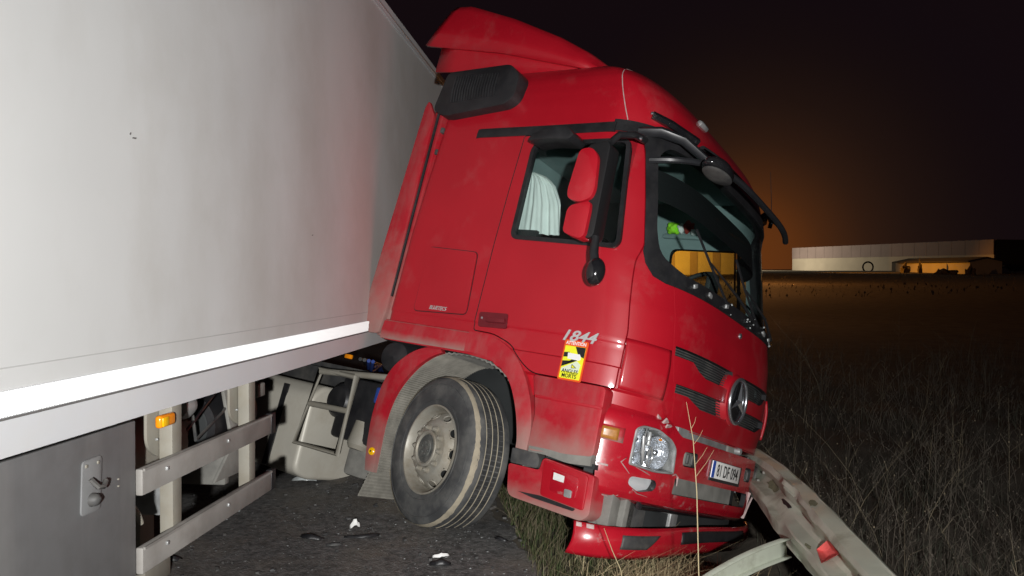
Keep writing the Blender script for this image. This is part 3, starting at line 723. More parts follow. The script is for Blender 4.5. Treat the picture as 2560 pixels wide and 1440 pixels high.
# side indicator on the bumper corner
def corner_plate(name, us, zs, off, m, parent, th):
    def fn(t, z):
        e = float(np.interp(z, [k[0] for k in BK], [k[1] for k in BK])) + off
        fy = math.cos(t) ** (2 / PW); return (1.385 + e - CD + CD * math.sin(t), -(1.235 + e) * fy, z)
    o = grid_obj(name, fn, us, zs, m, parent, 50); md = o.modifiers.new("t", 'SOLIDIFY'); md.thickness = th; md.offset = -1; return o
corner_plate("indicator_recess", list(np.linspace(0.375, 0.620, 8)), [0.770, 0.80, 0.83, 0.858], 0.001, "red_paint_dusty", trac, 0.006)
corner_plate("side_indicator", list(np.linspace(0.375, 0.560, 8)), [0.778, 0.80, 0.83, 0.848], 0.005, "amber_lens_dull", trac, 0.012)
corner_plate("bumper_scratch", list(np.linspace(0.40, 0.52, 6)), [0.622, 0.628, 0.634], 0.001, "scrape_pale", trac, 0.004)
# torn edges around the cut headlight and bumper: pale broken plastic slivers
def sliver(pts, r, m="scrape_pale"):
    tube("torn_edge", [(bump_x(y, z, 0.001), y, z) for y, z in pts], r, m, bumper, 5, 0.5)
sliver([(-1.09, 0.70), (-1.115, 0.665), (-1.09, 0.64), (-1.06, 0.61)], [0.004, 0.009, 0.007, 0.003])
sliver([(-1.03, 0.655), (-0.97, 0.640), (-0.93, 0.628)], [0.003, 0.008, 0.003])
sliver([(-0.735, 0.655), (-0.71, 0.668), (-0.68, 0.655), (-0.67, 0.60)], [0.004, 0.010, 0.008, 0.003])
sliver([(-1.01, 0.505), (-1.015, 0.528), (-0.98, 0.508), (-0.90, 0.500)], [0.003, 0.006, 0.006, 0.002])
sliver([(-1.18, 0.462), (-1.12, 0.457), (-1.07, 0.455), (-1.065, 0.475)], [0.005, 0.009, 0.010, 0.003])
for zz, yy in ((0.98, -0.885), (0.955, -0.86), (0.93, -0.845)):
    box("bent_flange", (bump_x(yy, zz, 0.004) + rnd.uniform(-0.01, 0.01), yy, zz), (0.012, 0.05, 0.04), "scrape_pale", bumper, rot=Matrix.Rotation(rnd.uniform(-0.7, 0.7), 3, 'Y') @ Matrix.Rotation(rnd.uniform(-0.6, 0.6), 3, 'X'))
tube("torn_edge", [(bump_x(0.60, 0.66), 0.595, 0.665), (1.37, 0.63, 0.55), (1.36, 0.655, 0.47)], [0.02, 0.014, 0.008], "scrape_pale", bumper, 6, 0.4)
tube("torn_edge", [(bump_x(0.60, 0.66), 0.735, 0.665), (1.37, 0.71, 0.57), (1.36, 0.675, 0.47)], [0.018, 0.013, 0.008], "scrape_pale", bumper, 6, 0.4)
# number plate
px_, py_, pz_ = 1.424, 0.0, 0.757
plate = box("number_plate", (px_, py_, pz_), (0.008, 0.52, 0.112), "plate_white", trac, bevel=0.003)
plate["label"] = "white number plate with a blue band on the front bumper"
box("plate_band", (px_ + 0.0045, py_ - 0.236, pz_), (0.002, 0.045, 0.108), "plate_blue", plate)
text("plate_text", "81 DF 094", 0.112, "ink_black", plate, (px_ + 0.0045, py_ + 0.022, pz_ - 0.038), FRONT_X, FRONT_Y, ext=0.001, align='CENTER', sx=0.83, bold=0.001)
box("plate_holder", (px_ - 0.008, py_ + 0.02, pz_ - 0.008), (0.01, 0.56, 0.135), "black_plastic", plate)
# star emblem
star = empty("star_emblem", (1.418, 0.0, 1.245)); star.parent = trac
def ring_obj(name, R0, r0, m, parent, flat=1.0):
    bm = bmesh.new(); n, k = 48, 10; rings = []
    for i in range(n):
        a = 2 * math.pi * i / n
        rings.append([bm.verts.new((r0 * flat * math.sin(b), (R0 + r0 * math.cos(b)) * math.cos(a), (R0 + r0 * math.cos(b)) * math.sin(a))) for b in [2 * math.pi * j / k for j in range(k)]])
    for i in range(n):
        for j in range(k): bm.faces.new((rings[i][j], rings[(i + 1) % n][j], rings[(i + 1) % n][(j + 1) % k], rings[i][(j + 1) % k]))
    return bm_obj(name, bm, m, parent, 60)
ring_obj("emblem_ring", 0.152, 0.013, "chrome", star)
V = [(0.028, 0, 0)]; Fc = []
for i in range(6):
    a = math.pi / 2 + i * math.pi / 3; rr_ = 0.148 if i % 2 == 0 else 0.024
    V.append((0.004, rr_ * math.cos(a), rr_ * math.sin(a)))
for i in range(6): Fc.append((0, 1 + i, 1 + (i + 1) % 6))
V.append((-0.004, 0, 0))
for i in range(6): Fc.append((7, 1 + (i + 1) % 6, 1 + i))
mk("emblem_star", V, Fc, "chrome", star)
bm = bmesh.new(); add_lathe(bm, [(0.0005, 0.0), (0.146, 0.0), (0.170, 0.006), (0.188, 0.03), (0.192, 0.07)], 48); o = bm_obj("emblem_dish", bm, "red_paint", star); o.rotation_euler = (0, 0, R(90)); o.location = (-0.012, 0, 0)
bm = bmesh.new(); add_lathe(bm, [(0.0005, 0.0), (0.140, 0.0)], 32); o = bm_obj("emblem_disc", bm, "black_gloss", star); o.rotation_euler = (0, 0, R(90)); o.location = (-0.008, 0, 0)
bm = bmesh.new(); add_lathe(bm, [(0.0005, -0.008), (0.017, -0.006), (0.021, 0.0), (0.021, 0.01)], 20); o = bm_obj("bonnet_badge", bm, "chrome", trac); o.rotation_euler = (0, 0, R(90)); o.location = (front_x(0, 1.70) + 0.004, 0.0, 1.70)
text("model_badge", "ACTROS", 0.062, "chrome", trac, (front_x(0.72, 1.50) + 0.010, 0.60, 1.475), (-0.24, 0.97, 0), FRONT_Y, shear=0.2, ext=0.004, bold=0.002)
# torn lip spoiler hanging below the bumper
def lip_pt(t, v, off=0.0):
    # t plan angle from side to far side; v 0 bottom..1 top
    s = 1 if t <= math.pi / 2 else -1
    a = t if t <= math.pi / 2 else math.pi - t
    fy = max(0.0, math.cos(a)) ** (2 / PW); x = 1.41 + off - 0.44 + 0.44 * math.sin(a); y = -s * (1.225 + off) * fy
    h = 0.175 - 0.01 * y
    zc = 0.095 + 0.090 * (y + 1.2) + 0.02 * math.sin(2.2 * (y + 1.2))
    bul = 0.025 * math.sin(v * math.pi) - 0.015 * (1 - v)
    return (x + bul, y + (-0.01 * math.sin(v * math.pi)) * s, zc + h * v)
tl = list(np.linspace(0.17, 2.42, 70)); vl = list(np.linspace(0, 1, 9))
lip = grid_obj("lip_spoiler", lip_pt, tl, vl, "red_paint_scraped", trac, 50)
md = lip.modifiers.new("t", 'SOLIDIFY'); md.thickness = 0.018; md.offset = -1
lip["label"] = "torn red lip spoiler hanging below the bumper"
def lip_patch(name, t0, t1, v0, v1, m, slant=0.0):
    us = list(np.linspace(0, 1, 16)); vv = list(np.linspace(0, 1, 5))
    o = grid_obj(name, lambda u, v: lip_pt(t0 + (t1 - t0) * u + slant * v * u, v0 + (v1 - v0) * v, 0.004), us, vv, m, lip, 50)
    md = o.modifiers.new("t", 'SOLIDIFY'); md.thickness = 0.006; md.offset = -1
lip_patch("lip_recess", 0.74, 1.02, 0.34, 0.78, "grey_plastic", 0.12)
lip_patch("lip_slot", 1.36, 1.86, 0.45, 0.86, "black_plastic")
for a0, a1 in ((0.20, 0.27), (0.33, 0.42)): lip_patch("lip_chip", a0, a1, 0.86, 0.985, "scrape_pale")
# brackets showing between bumper and lip
box("bracket", (1.13, -1.03, 0.37), (0.14, 0.12, 0.22), "dusty_grey", trac, bevel=0.015)
box("bracket", (1.21, -0.93, 0.38), (0.06, 0.12, 0.20), "dusty_grey", trac, bevel=0.01)
box("bracket", (1.28, -0.42, 0.42), (0.05, 0.11, 0.20), "bare_metal", trac, bevel=0.01)
box("radiator_frame", (1.22, -0.1, 0.38), (0.04, 1.7, 0.20), "grey_plastic", trac, bevel=0.01)
tube("cross_tube", [(1.30, -0.95, 0.44), (1.32, -0.2, 0.445), (1.31, 0.4, 0.45)], 0.022, "black_gloss", trac)

# ------------------------------------------------------------------ roof fairing, rear side fairing, air intake
def defl_sec(x):
    zt = float(np.interp(x, [-1.16, -1.0, -0.55, -0.07, 0.25, 0.49, 0.56], [4.01, 3.995, 3.835, 3.63, 3.46, 3.31, 3.26]))
    zb = float(np.interp(x, [-1.16, 0.18, 0.56], [3.645, 3.33, 3.24]))
    w = float(np.interp(x, [-1.16, -0.5, 0.2, 0.56], [1.06, 1.05, 1.02, 0.86]))
    return zt, zb, w
xs = list(np.linspace(-1.16, 0.56, 34)); V = []; Fc = []
for x in xs:
    zt, zb, w = defl_sec(x); h = zt - zb; r_ = min(0.07, h * 0.6); wt = max(0.0, min(1.0, (-0.55 - x) / 0.61))
    half = [(w + 0.01, zb), (w + 0.012, zb + h * 0.4), (w, zt - r_), (w - r_ * 0.3, zt - r_ * 0.3), (w - r_, zt), (w * 0.7, zt + 0.012), (w * 0.35, zt + 0.02)]
    pts = [(-y, z) for y, z in half] + [(0.0, zt + 0.022)] + [(y, z) for y, z in half[::-1]]
    n = len(pts)
    for y, z in pts: V.append((x - 0.62 * wt * max(0.0, zt - z) , y, z))
for i in range(len(xs) - 1):
    for k in range(n - 1): Fc.append((i * n + k, i * n + k + 1, (i + 1) * n + k + 1, (i + 1) * n + k))
rf_ = mk("roof_fairing", V, Fc, "red_paint", trac, 45); md = rf_.modifiers.new("t", 'SOLIDIFY'); md.thickness = 0.03; md.offset = -1
xs = list(np.linspace(-1.12, 0.30, 16)); V = []; Fc = []
for x in xs:
    zt, zb, w = defl_sec(x); w2 = w - 0.02
    zl = float(np.interp(x, [-1.12, -0.8, -0.3, 0.30], [3.40, 3.36, 3.32, 3.28])); x = x - (0.10 if x < -1.1 else 0.0)
    for y, z in ((-w2, zl), (-w2, zb + 0.02), (w2, zb + 0.02), (w2, zl)): V.append((x, y, z))
for i in range(len(xs) - 1):
    for k in range(3): Fc.append((i * 4 + k, i * 4 + k + 1, (i + 1) * 4 + k + 1, (i + 1) * 4 + k))
sk = mk("fairing_skirt", V, Fc, "red_paint", rf_, 30); md = sk.modifiers.new("t", 'SOLIDIFY'); md.thickness = 0.02
# rear side fairing with hinge hardware
for sg in (-1, 1):
    f = prism("side_fairing", rounded([(-1.10, 1.155), (-0.885, 1.16), (-0.86, 1.35), (-0.90, 2.90), (-0.995, 3.03), (-1.02, 2.98)], [0.02, 0.03, 0.05, 0.03, 0.02, 0.05]), 1, sg * 1.235, sg * 1.205, "red_paint_dusty", trac, 0.006)
    tube("gas_strut", [(-0.885, sg * 1.18, 1.36), (-0.86, sg * 1.18, 1.70), (-0.845, sg * 1.18, 1.98)], [0.013, 0.013, 0.009], "bare_metal", f, 8)
    for z in (1.34, 1.62, 2.02, 2.62, 2.80):
        box("hinge", (-0.865, sg * 1.165, z), (0.10, 0.05, 0.045), "dusty_grey" if z < 1.7 else "grey_plastic", f, bevel=0.01)
    tube("edge_seal", [(-0.875, sg * 1.215, 2.95), (-0.868, sg * 1.215, 2.1), (-0.862, sg * 1.215, 1.45)], 0.012, "black_plastic", f, 6)
box("rear_post", (-0.885, -1.07, 2.15), (0.09, 0.26, 2.0), "red_paint_dusty", trac, bevel=0.01)
# air intake snorkel with vertical ribs
AI = rounded([(-0.90, 2.93), (-0.76, 2.875), (-0.20, 2.945), (-0.135, 3.01), (-0.135, 3.18), (-0.24, 3.265), (-0.84, 3.245)], [0.05, 0.05, 0.05, 0.04, 0.05, 0.04, 0.05], 4)
ai = prism("air_intake", AI, 1, -1.265, -0.85, "black_plastic", trac, 0.022)
for k in range(17):
    x = -0.735 + k * 0.0255
    tube("intake_rib", [(x, -1.266, 2.985 + 0.07 * (x + 0.735)), (x - 0.004, -1.275, 3.08), (x - 0.006, -1.266, 3.20)], 0.0065, "black_plastic", ai, 5)

# ------------------------------------------------------------------ sun visor, front mirror, wipers, side mirrors
def vis_edge(u): return Vector((1.345 - 0.385 * (1 - math.sqrt(max(0.0, 1 - min(1.0, abs(u)) ** 3.2))), 1.085 * u, 2.665 - 0.095 * abs(u) ** 5))
def vis_pt(u, v):
    e = vis_edge(u); b = Vector((front_x(e.y * 0.97, 2.81) + 0.015, e.y * 0.97, 2.815))
    return tuple(b.lerp(e, v) + Vector((0, 0, 0.05 * math.sin(v * math.pi))))
visor = grid_obj("sun_visor", vis_pt, list(np.linspace(-0.70, 0.68, 31)), list(np.linspace(0.30, 1, 9)), "visor_smoke", trac)
md = visor.modifiers.new("t", 'SOLIDIFY'); md.thickness = 0.006
bm = bmesh.new(); add_tube(bm, [vis_edge(u) for u in list(np.linspace(-1, -0.8, 9)) + list(np.linspace(-0.76, 0.70, 27))], 0.024, 8, True, 0.9); bm_obj("visor_edge", bm, "visor_plastic", visor)
bm = bmesh.new(); add_tube(bm, [vis_pt(u, 0.30) for u in np.linspace(-0.70, 0.68, 25)], 0.022, 8, True, 0.6); bm_obj("visor_edge", bm, "black_plastic", visor)
for sg in (-1, 1):
    p1 = vis_edge(sg * 0.72)
    if sg < 0: tube("visor_arm", [(front_x(sg * 1.08, 2.76) - 0.05, sg * 1.10, 2.765), (front_x(sg * 1.05, 2.76) + 0.06, sg * 1.06, 2.775), (front_x(sg * 0.98, 2.76) + 0.13, sg * 0.97, 2.755), tuple(p1)], [0.038, 0.044, 0.040, 0.028], "visor_plastic", visor, 8, 0.8)
    pl_ = Vector((front_x(sg * 1.05, 2.90) + 0.0, sg * 1.06, 2.90))
    tube("visor_bracket", [tuple(pl_), (front_x(sg * 0.95, 2.87) + 0.02, sg * 0.96, 2.875), (front_x(sg * 0.72, 2.85) + 0.03, sg * 0.72, 2.855)], [0.032, 0.034, 0.030], "black_gloss", visor, 6, 0.9)
    box("bracket_bolt", (pl_.x + 0.01, pl_.y + sg * 0.018, 2.905), (0.02, 0.02, 0.02), "chrome", visor, bevel=0.006)
# marker lamps on the roof front
for y in (-0.45,):
    z = 3.10
    box("roof_marker", (front_x(y, z) + 0.004, y, z), (0.05, 0.13, 0.05), "bare_metal", trac, rot=Matrix.Rotation(R(38), 3, 'Y'), bevel=0.02)
# front kerb mirror under the visor
fm = empty("front_mirror", (1.37, -0.93, 2.555)); fm.parent = trac
bm = bmesh.new(); bmesh.ops.create_uvsphere(bm, u_segments=28, v_segments=14, radius=1.0)
for v in bm.verts: v.co = Vector((v.co.x * 0.085, v.co.y * 0.17, v.co.z * (0.075 if v.co.z > 0 else 0.035)))
bm_obj("mirror_shell", bm, "black_gloss", fm, 60)
bm = bmesh.new(); bmesh.ops.create_uvsphere(bm, u_segments=24, v_segments=10, radius=1.0)
for v in bm.verts: v.co = Vector((v.co.x * 0.08, v.co.y * 0.16, v.co.z * 0.02 - 0.03))
bm_obj("mirror_rim", bm, "grey_plastic", fm, 60)
tube("mirror_arm", [(0.0, 0.05, 0.05), (-0.02, 0.12, 0.09), (-0.10, 0.18, 0.14)], [0.03, 0.026, 0.022], "black_plastic", fm, 8)
# wipers
for y0, y1, z1 in ((0.25, -0.55, 2.06), (0.85, 0.10, 2.06)):
    w_ = tube("wiper_arm", [(front_x(y0, 1.86) + 0.03, y0, 1.86), (front_x((y0 + y1) / 2, 2.0) + 0.045, (y0 * 0.55 + y1 * 0.45), 1.86 + (z1 - 1.86) * 0.45), (front_x(y1, z1) + 0.02, y1, z1)], [0.014, 0.010, 0.006], "black_plastic", trac, 6)
    tube("wiper_blade", [(front_x(y1 + 0.25, z1 - 0.2) + 0.012, y1 + 0.28, z1 - 0.20), (front_x(y1, z1) + 0.012, y1, z1), (front_x(y1 - 0.15, z1 + 0.1) + 0.012, y1 - 0.22, z1 + 0.16)], 0.009, "black_plastic", w_, 5)
# crumbs of windscreen glass along the cowl
bm = bmesh.new()
for k in range(22):
    y = rnd.uniform(-0.9, 1.05) ; y = y if rnd.random() < 0.3 else rnd.uniform(0.1, 1.05); z = rnd.uniform(1.80, 1.90)
    add_box(bm, (front_x(y, z) + rnd.uniform(0.008, 0.02), y, z), [rnd.uniform(0.004, 0.011)] * 3, Matrix.Rotation(rnd.uniform(0, 3), 3, 'X') @ Matrix.Rotation(rnd.uniform(0, 3), 3, 'Z'))
tag(bm_obj("glass_crumbs", bm, "glass_bits", trac, None), kind="stuff")
for y in (-0.74, -0.55, -0.28, 0.55, 0.78, 0.95):
    box("cowl_clip", (front_x(y, 1.84) + 0.012, y, 1.84 + 0.01 * rnd.random()), (0.016, 0.05, 0.03), "bare_metal", trac, rot=Matrix.Rotation(rnd.uniform(-0.4, 0.4), 3, 'X'), bevel=0.006)
# aerial on the far side
tube("aerial", [(1.02, 1.05, 2.86), (1.03, 1.04, 2.92)], 0.018, "black_plastic", trac, 8)
tube("aerial_whip", [(1.03, 1.04, 2.91), (1.0, 1.03, 3.10), (0.95, 1.02, 3.36)], [0.004, 0.003, 0.0015], "black_plastic", trac, 5)

def side_mirror(sg):
    mr_ = empty("side_mirror", (0.86, sg * 1.50, 2.2)); mr_.parent = trac
    def shell(name, P, d0, d1, m, bev):
        return prism(name, P, 1, sg * d0, sg * d1, m, mr_, bev)
    shell("mirror_housing", rounded([(-0.07, 0.27), (0.05, 0.30), (0.085, 0.27), (0.105, -0.29), (0.085, -0.32), (-0.02, -0.31), (-0.07, -0.28), (-0.065, -0.14), (-0.02, -0.10), (-0.09, -0.08)], 0.03), -0.06, 0.055, "mirror_black", 0.02)
    shell("mirror_cap", rounded([(-0.105, 0.235), (-0.02, 0.245), (0.035, 0.19), (0.062, -0.02), (0.05, -0.075), (-0.02, -0.11), (-0.115, -0.085), (-0.128, -0.03)], [0.04, 0.05, 0.06, 0.04, 0.03, 0.04, 0.03, 0.03], 5), 0.00, 0.085, "red_paint", 0.028)
    shell("lower_mirror_cap", rounded([(-0.100, -0.132), (0.050, -0.098), (0.06, -0.15), (0.062, -0.31), (0.03, -0.335), (-0.095, -0.30)], [0.05, 0.03, 0.03, 0.03, 0.04, 0.03], 5), 0.00, 0.085, "red_paint", 0.022)
    tube("mirror_stem", [(0.10, sg * 0.02, -0.30), (0.115, sg * 0.02, -0.40), (0.145, sg * 0.03, -0.47)], [0.026, 0.028, 0.03], "black_plastic", mr_, 10)
    bm = bmesh.new(); bmesh.ops.create_uvsphere(bm, u_segments=20, v_segments=12, radius=1.0)
    for v in bm.verts: v.co = Vector((0.16 + v.co.x * 0.058, sg * 0.03 + v.co.y * 0.058, -0.515 + v.co.z * 0.085))
    bm_obj("stem_foot", bm, "black_gloss", mr_, 60)
    tube("mirror_bracket", [(0.06, sg * 0.02, 0.30), (0.075, sg * -0.03, 0.37), (0.12, sg * -0.14, 0.42), (0.10, sg * -0.30, 0.46)], [0.022, 0.022, 0.022, 0.026], "black_plastic", mr_, 10)
    box("bracket_bolt", (0.16, sg * -0.15, 0.40), (0.02, 0.02, 0.02), "chrome", mr_, bevel=0.006)
    return mr_
side_mirror(-1)
# ramp mirror above the door window
prism("ramp_mirror", rounded([(0.165, 2.60), (0.19, 2.65), (0.36, 2.70), (0.47, 2.695), (0.53, 2.64), (0.50, 2.605), (0.33, 2.615)], 0.03, 4), 1, -1.37, -1.20, "black_plastic", trac, 0.02)

# ------------------------------------------------------------------ cabin interior
box("dashboard", (0.92, 0.0, 1.62), (0.40, 1.9, 0.46), "interior_dark", trac, bevel=0.06, seg=3)
sw = ring_obj("steering_wheel", 0.225, 0.018, "interior_dark", trac); sw.location = (0.66, 0.56, 2.13); sw.rotation_euler = (0, R(-40 + 90), 0)
box("steering_column", (0.78, 0.56, 1.98), (0.30, 0.09, 0.10), "interior_dark", trac, rot=Matrix.Rotation(R(40), 3, 'Y'), bevel=0.02)
for sy in (-0.62, 0.58):
    st = box("seat", (0.12, sy, 1.62), (0.52, 0.52, 0.18), "seat_cloth", trac, bevel=0.06, seg=3)
    box("seat_backrest", (-0.17, sy, 1.98), (0.16, 0.50, 0.72), "seat_cloth", st, rot=Matrix.Rotation(R(-10), 3, 'Y'), bevel=0.06, seg=3)
    box("headrest", (-0.24, sy, 2.42), (0.10, 0.30, 0.20), "seat_cloth", st, bevel=0.04, seg=3)
box("bunk", (-0.55, 0, 1.70), (0.46, 2.1, 0.14), "seat_cloth", trac, bevel=0.04)
box("phone_holder", (1.06, 0.02, 2.05), (0.04, 0.17, 0.12), "interior_dark", trac, bevel=0.01)
tube("holder_arm", [(1.06, 0.02, 1.84), (1.07, 0.03, 1.95), (1.06, 0.02, 2.02)], 0.015, "interior_dark", trac, 6)
# dark blind rolled down inside the top of the windscreen, overhead locker
grid_obj("sun_blind", lambda u, z: (front_x(u * 1.06, z, -0.085), u * 1.06, z), list(np.linspace(-1, 1, 31)), [2.36, 2.42, 2.50, 2.575], "ink_black", trac)
# curtain draped at the rear of the door window
def cur(u, v):
    x0 = 0.085 + 0.0 * v; x1 = float(np.interp(v, [0, 0.5, 0.8, 0.93, 1.0], [0.46, 0.40, 0.31, 0.22, 0.11]))
    return (x0 + (x1 - x0) * u, -1.145 + (0.012 * math.sin(u * 30 + 2 * v) + 0.009 * math.sin(u * 47 + 5 * v + 1)) * (0.25 + 0.5 * u) + 0.010 * math.sin(u * 9 + 1), 2.015 + 0.45 * v)
c_ = grid_obj("curtain", cur, list(np.linspace(0, 1, 60)), list(np.linspace(0, 1, 14)), "curtain_cloth", trac, 80)
box("window_ledge", (0.18, -1.15, 1.99), (0.20, 0.06, 0.08), "interior_dark", trac)
# hi-vis vest stuffed on the far shelf
def vest(name, c, s, m, seed):
    rr = random.Random(seed); bm = bmesh.new(); bmesh.ops.create_icosphere(bm, subdivisions=3, radius=1.0)
    for v in bm.verts:
        k = 1 + 0.25 * math.sin(5 * v.co.x + seed) * math.cos(4 * v.co.z + seed) + 0.12 * rr.uniform(-1, 1)
        v.co = Vector((c[0] + v.co.x * s[0] * k, c[1] + v.co.y * s[1] * k, c[2] + v.co.z * s[2] * k))
    return bm_obj(name, bm, m, trac, 50)
vt = empty("safety_vest", trac.location, trac.rotation_euler); tag(vt, "crumpled green high visibility vest with white strips inside the cab", "vest")
vest("vest_fabric", (0.115, 1.08, 2.83), (0.055, 0.05, 0.055), "hi_vis", 1).parent = vt
vest("vest_fabric", (0.165, 1.09, 2.815), (0.035, 0.03, 0.035), "hi_vis", 9).parent = vt
vest("vest_stripe", (0.20, 1.08, 2.83), (0.030, 0.05, 0.045), "white_cloth", 2).parent = vt
vest("vest_stripe", (0.33, 1.08, 2.80), (0.028, 0.04, 0.025), "white_cloth", 4).parent = vt
rc = empty("red_cloth", trac.location, trac.rotation_euler); tag(rc, "dark red cloth bunched beside the green vest in the cab", "cloth")
vest("cloth_bundle", (0.27, 1.08, 2.85), (0.05, 0.04, 0.055), "red_cloth", 3).parent = rc
box("door_pocket", (0.25, 1.14, 2.77), (0.50, 0.06, 0.05), "interior_grey", trac, bevel=0.02)

# ------------------------------------------------------------------ front wheel
def make_wheel(name, mud_=True):
    wh = empty(name)
    prof_t = [(0.292, -0.150), (0.315, -0.158), (0.36, -0.166), (0.42, -0.165), (0.465, -0.155), (0.487, -0.142), (0.496, -0.128)]
    def groove(y0, y1): return [(0.503, y0), (0.489, y0 + 0.002), (0.489, y1 - 0.002), (0.503, y1)]
    tread = [(0.501, -0.120)] + groove(-0.076, -0.066) + groove(-0.028, -0.018) + groove(0.018, 0.028) + groove(0.066, 0.076) + [(0.501, 0.12)]
    back = [(0.496, 0.128), (0.465, 0.155), (0.42, 0.165), (0.36, 0.166), (0.292, 0.150)]
    bm = bmesh.new(); add_lathe(bm, prof_t + tread + back, 96)
    ty = bm_obj("tyre", bm, "tyre", wh, 40)
    # sipes across the ribs: raised tread blocks
    bm = bmesh.new(); nb = 96
    for k in range(nb):
        a = 2 * math.pi * k / nb
        for y0, y1 in ((-0.064, -0.030), (-0.016, 0.016), (0.030, 0.064)):
            c = Vector((0.5025 * math.cos(a), (y0 + y1) / 2, 0.5025 * math.sin(a)))
            rot = Matrix((( -math.sin(a), 0, math.cos(a)), (0, 1, 0), (math.cos(a), 0, math.sin(a))))
            add_box(bm, c, (0.0255, y1 - y0, 0.010), rot)
    tag(bm_obj("tread_blocks", bm, "tread_rubber", ty, None), kind="stuff")
    if mud_:
        # dried mud line on the shoulder
        V = []; Fc = []; n = 160
        for k in range(n):
            a = 2 * math.pi * k / n; w0 = 0.006 + 0.007 * math.sin(7 * a) * math.sin(3.3 * a) + rnd.uniform(-0.005, 0.005)
            for r, y in ((0.4885, -0.1455 - w0 * 0.45), (0.494, -0.138), (0.5005, -0.126 + w0 * 0.2), (0.502, -0.119 + w0)):
                V.append((r * math.cos(a), y, r * math.sin(a)))
        for k in range(n):
            for j in range(3): Fc.append((k * 4 + j, k * 4 + j + 1, ((k + 1) % n) * 4 + j + 1, ((k + 1) % n) * 4 + j))
        mk("mud_line", V, Fc, "tyre_mud", ty, 60)
        for yy in (-0.023, 0.023, 0.071, -0.071):
            bm = bmesh.new(); add_tube(bm, [(0.5045 * math.cos(a), yy, 0.5045 * math.sin(a)) for a in np.linspace(0, 2 * math.pi, 97)], 0.0035, 4, False); bm_obj("mud_line", bm, "tyre_mud", ty)
    # raised moulding rings on the sidewall
    for r0 in (0.335, 0.445):
        bm = bmesh.new(); add_tube(bm, [(r0 * math.cos(a), -0.164, r0 * math.sin(a)) for a in np.linspace(0, 2 * math.pi, 65)], 0.004, 5, False); bm_obj("sidewall_ring", bm, "tyre", ty)
    rim_p = [(0.298, -0.150), (0.300, -0.162), (0.290, -0.163), (0.280, -0.150), (0.272, -0.115), (0.262, -0.080), (0.250, -0.055)]
    bm = bmesh.new(); add_lathe(bm, rim_p + [(0.246, 0.06), (0.25, 0.14)], 72); rim = bm_obj("rim", bm, "rim_steel", wh, 35)
    # conical disc with hand holes and flat bolt face standing proud
    n = 80; V = []; Fc = []
    pr = [(0.258, -0.075), (0.248, -0.092), (0.208, -0.135), (0.182, -0.158), (0.172, -0.163), (0.115, -0.163)]
    rows = []
    for r, y in pr: rows.append([(r * math.cos(2 * math.pi * k / n), y, r * math.sin(2 * math.pi * k / n)) for k in range(n)])
    disc = bmesh.new(); vv = [[disc.verts.new(p) for p in row] for row in rows]
    for i in range(len(rows) - 1):
        for k in range(n):
            if i == 1 and (k % 8) in (2, 3, 4, 5): continue
            disc.faces.new((vv[i][k], vv[i + 1][k], vv[i + 1][(k + 1) % n], vv[i][(k + 1) % n]))
    dk = bm_obj("wheel_disc", disc, "rim_steel", wh, 35)
    # oval rims of the hand holes
    for j in range(10):
        a = 2 * math.pi * (j * 8 + 4.0) / n
        pts = []
        for t in np.linspace(0, 2 * math.pi, 17):
            r = 0.228 + 0.0215 * math.cos(t); aa = a + 0.162 * math.sin(t)
            y = float(np.interp(r, [0.208, 0.248], [-0.1355, -0.0925])) - 0.001
            pts.append((r * math.cos(aa), y, r * math.sin(aa)))
        bm = bmesh.new(); add_tube(bm, pts, 0.0055, 5, False); bm_obj("hand_hole_edge", bm, "rim_steel", dk)
    bm = bmesh.new(); add_lathe(bm, [(0.24, 0.02), (0.0005, 0.02)], 32); bm_obj("brake_drum", bm, "interior_dark", wh)
    bm = bmesh.new(); add_lathe(bm, [(0.120, -0.155), (0.122, -0.188), (0.116, -0.194), (0.104, -0.194), (0.098, -0.188), (0.096, -0.178), (0.0005, -0.182)], 48)
    hub = bm_obj("hub", bm, "rim_steel", wh, 35)
    bm = bmesh.new(); add_lathe(bm, [(0.094, -0.1805), (0.09, -0.1845), (0.06, -0.185), (0.055, -0.190), (0.0005, -0.191)], 40); bm_obj("hub_cap", bm, "hub_dark", hub, 35)
    for j in range(6):
        a = 2 * math.pi * j / 6
        bm = bmesh.new(); add_lathe(bm, [(0.0005, -0.197), (0.008, -0.196), (0.009, -0.183)], 8); o = bm_obj("hub_bolt", bm, "hub_dark", hub); o.location = (0.038 * math.cos(a), 0, 0.038 * math.sin(a))
    for j in range(10):
        a = 2 * math.pi * (j + 0.5) / 10
        bm = bmesh.new(); add_lathe(bm, [(0.0005, -0.198), (0.008, -0.197), (0.0085, -0.189), (0.0165, -0.187), (0.0165, -0.171), (0.0215, -0.170), (0.0225, -0.161)], 12)
        o = bm_obj("wheel_nut", bm, "rim_steel", wh, 30); o.location = (0.143 * math.cos(a), 0, 0.143 * math.sin(a))
    return wh
fw = make_wheel("front_wheel"); fw.parent = trac
fw.location = (-0.105, -1.065, 0.452); fw.rotation_euler = (0, R(17), R(-16))

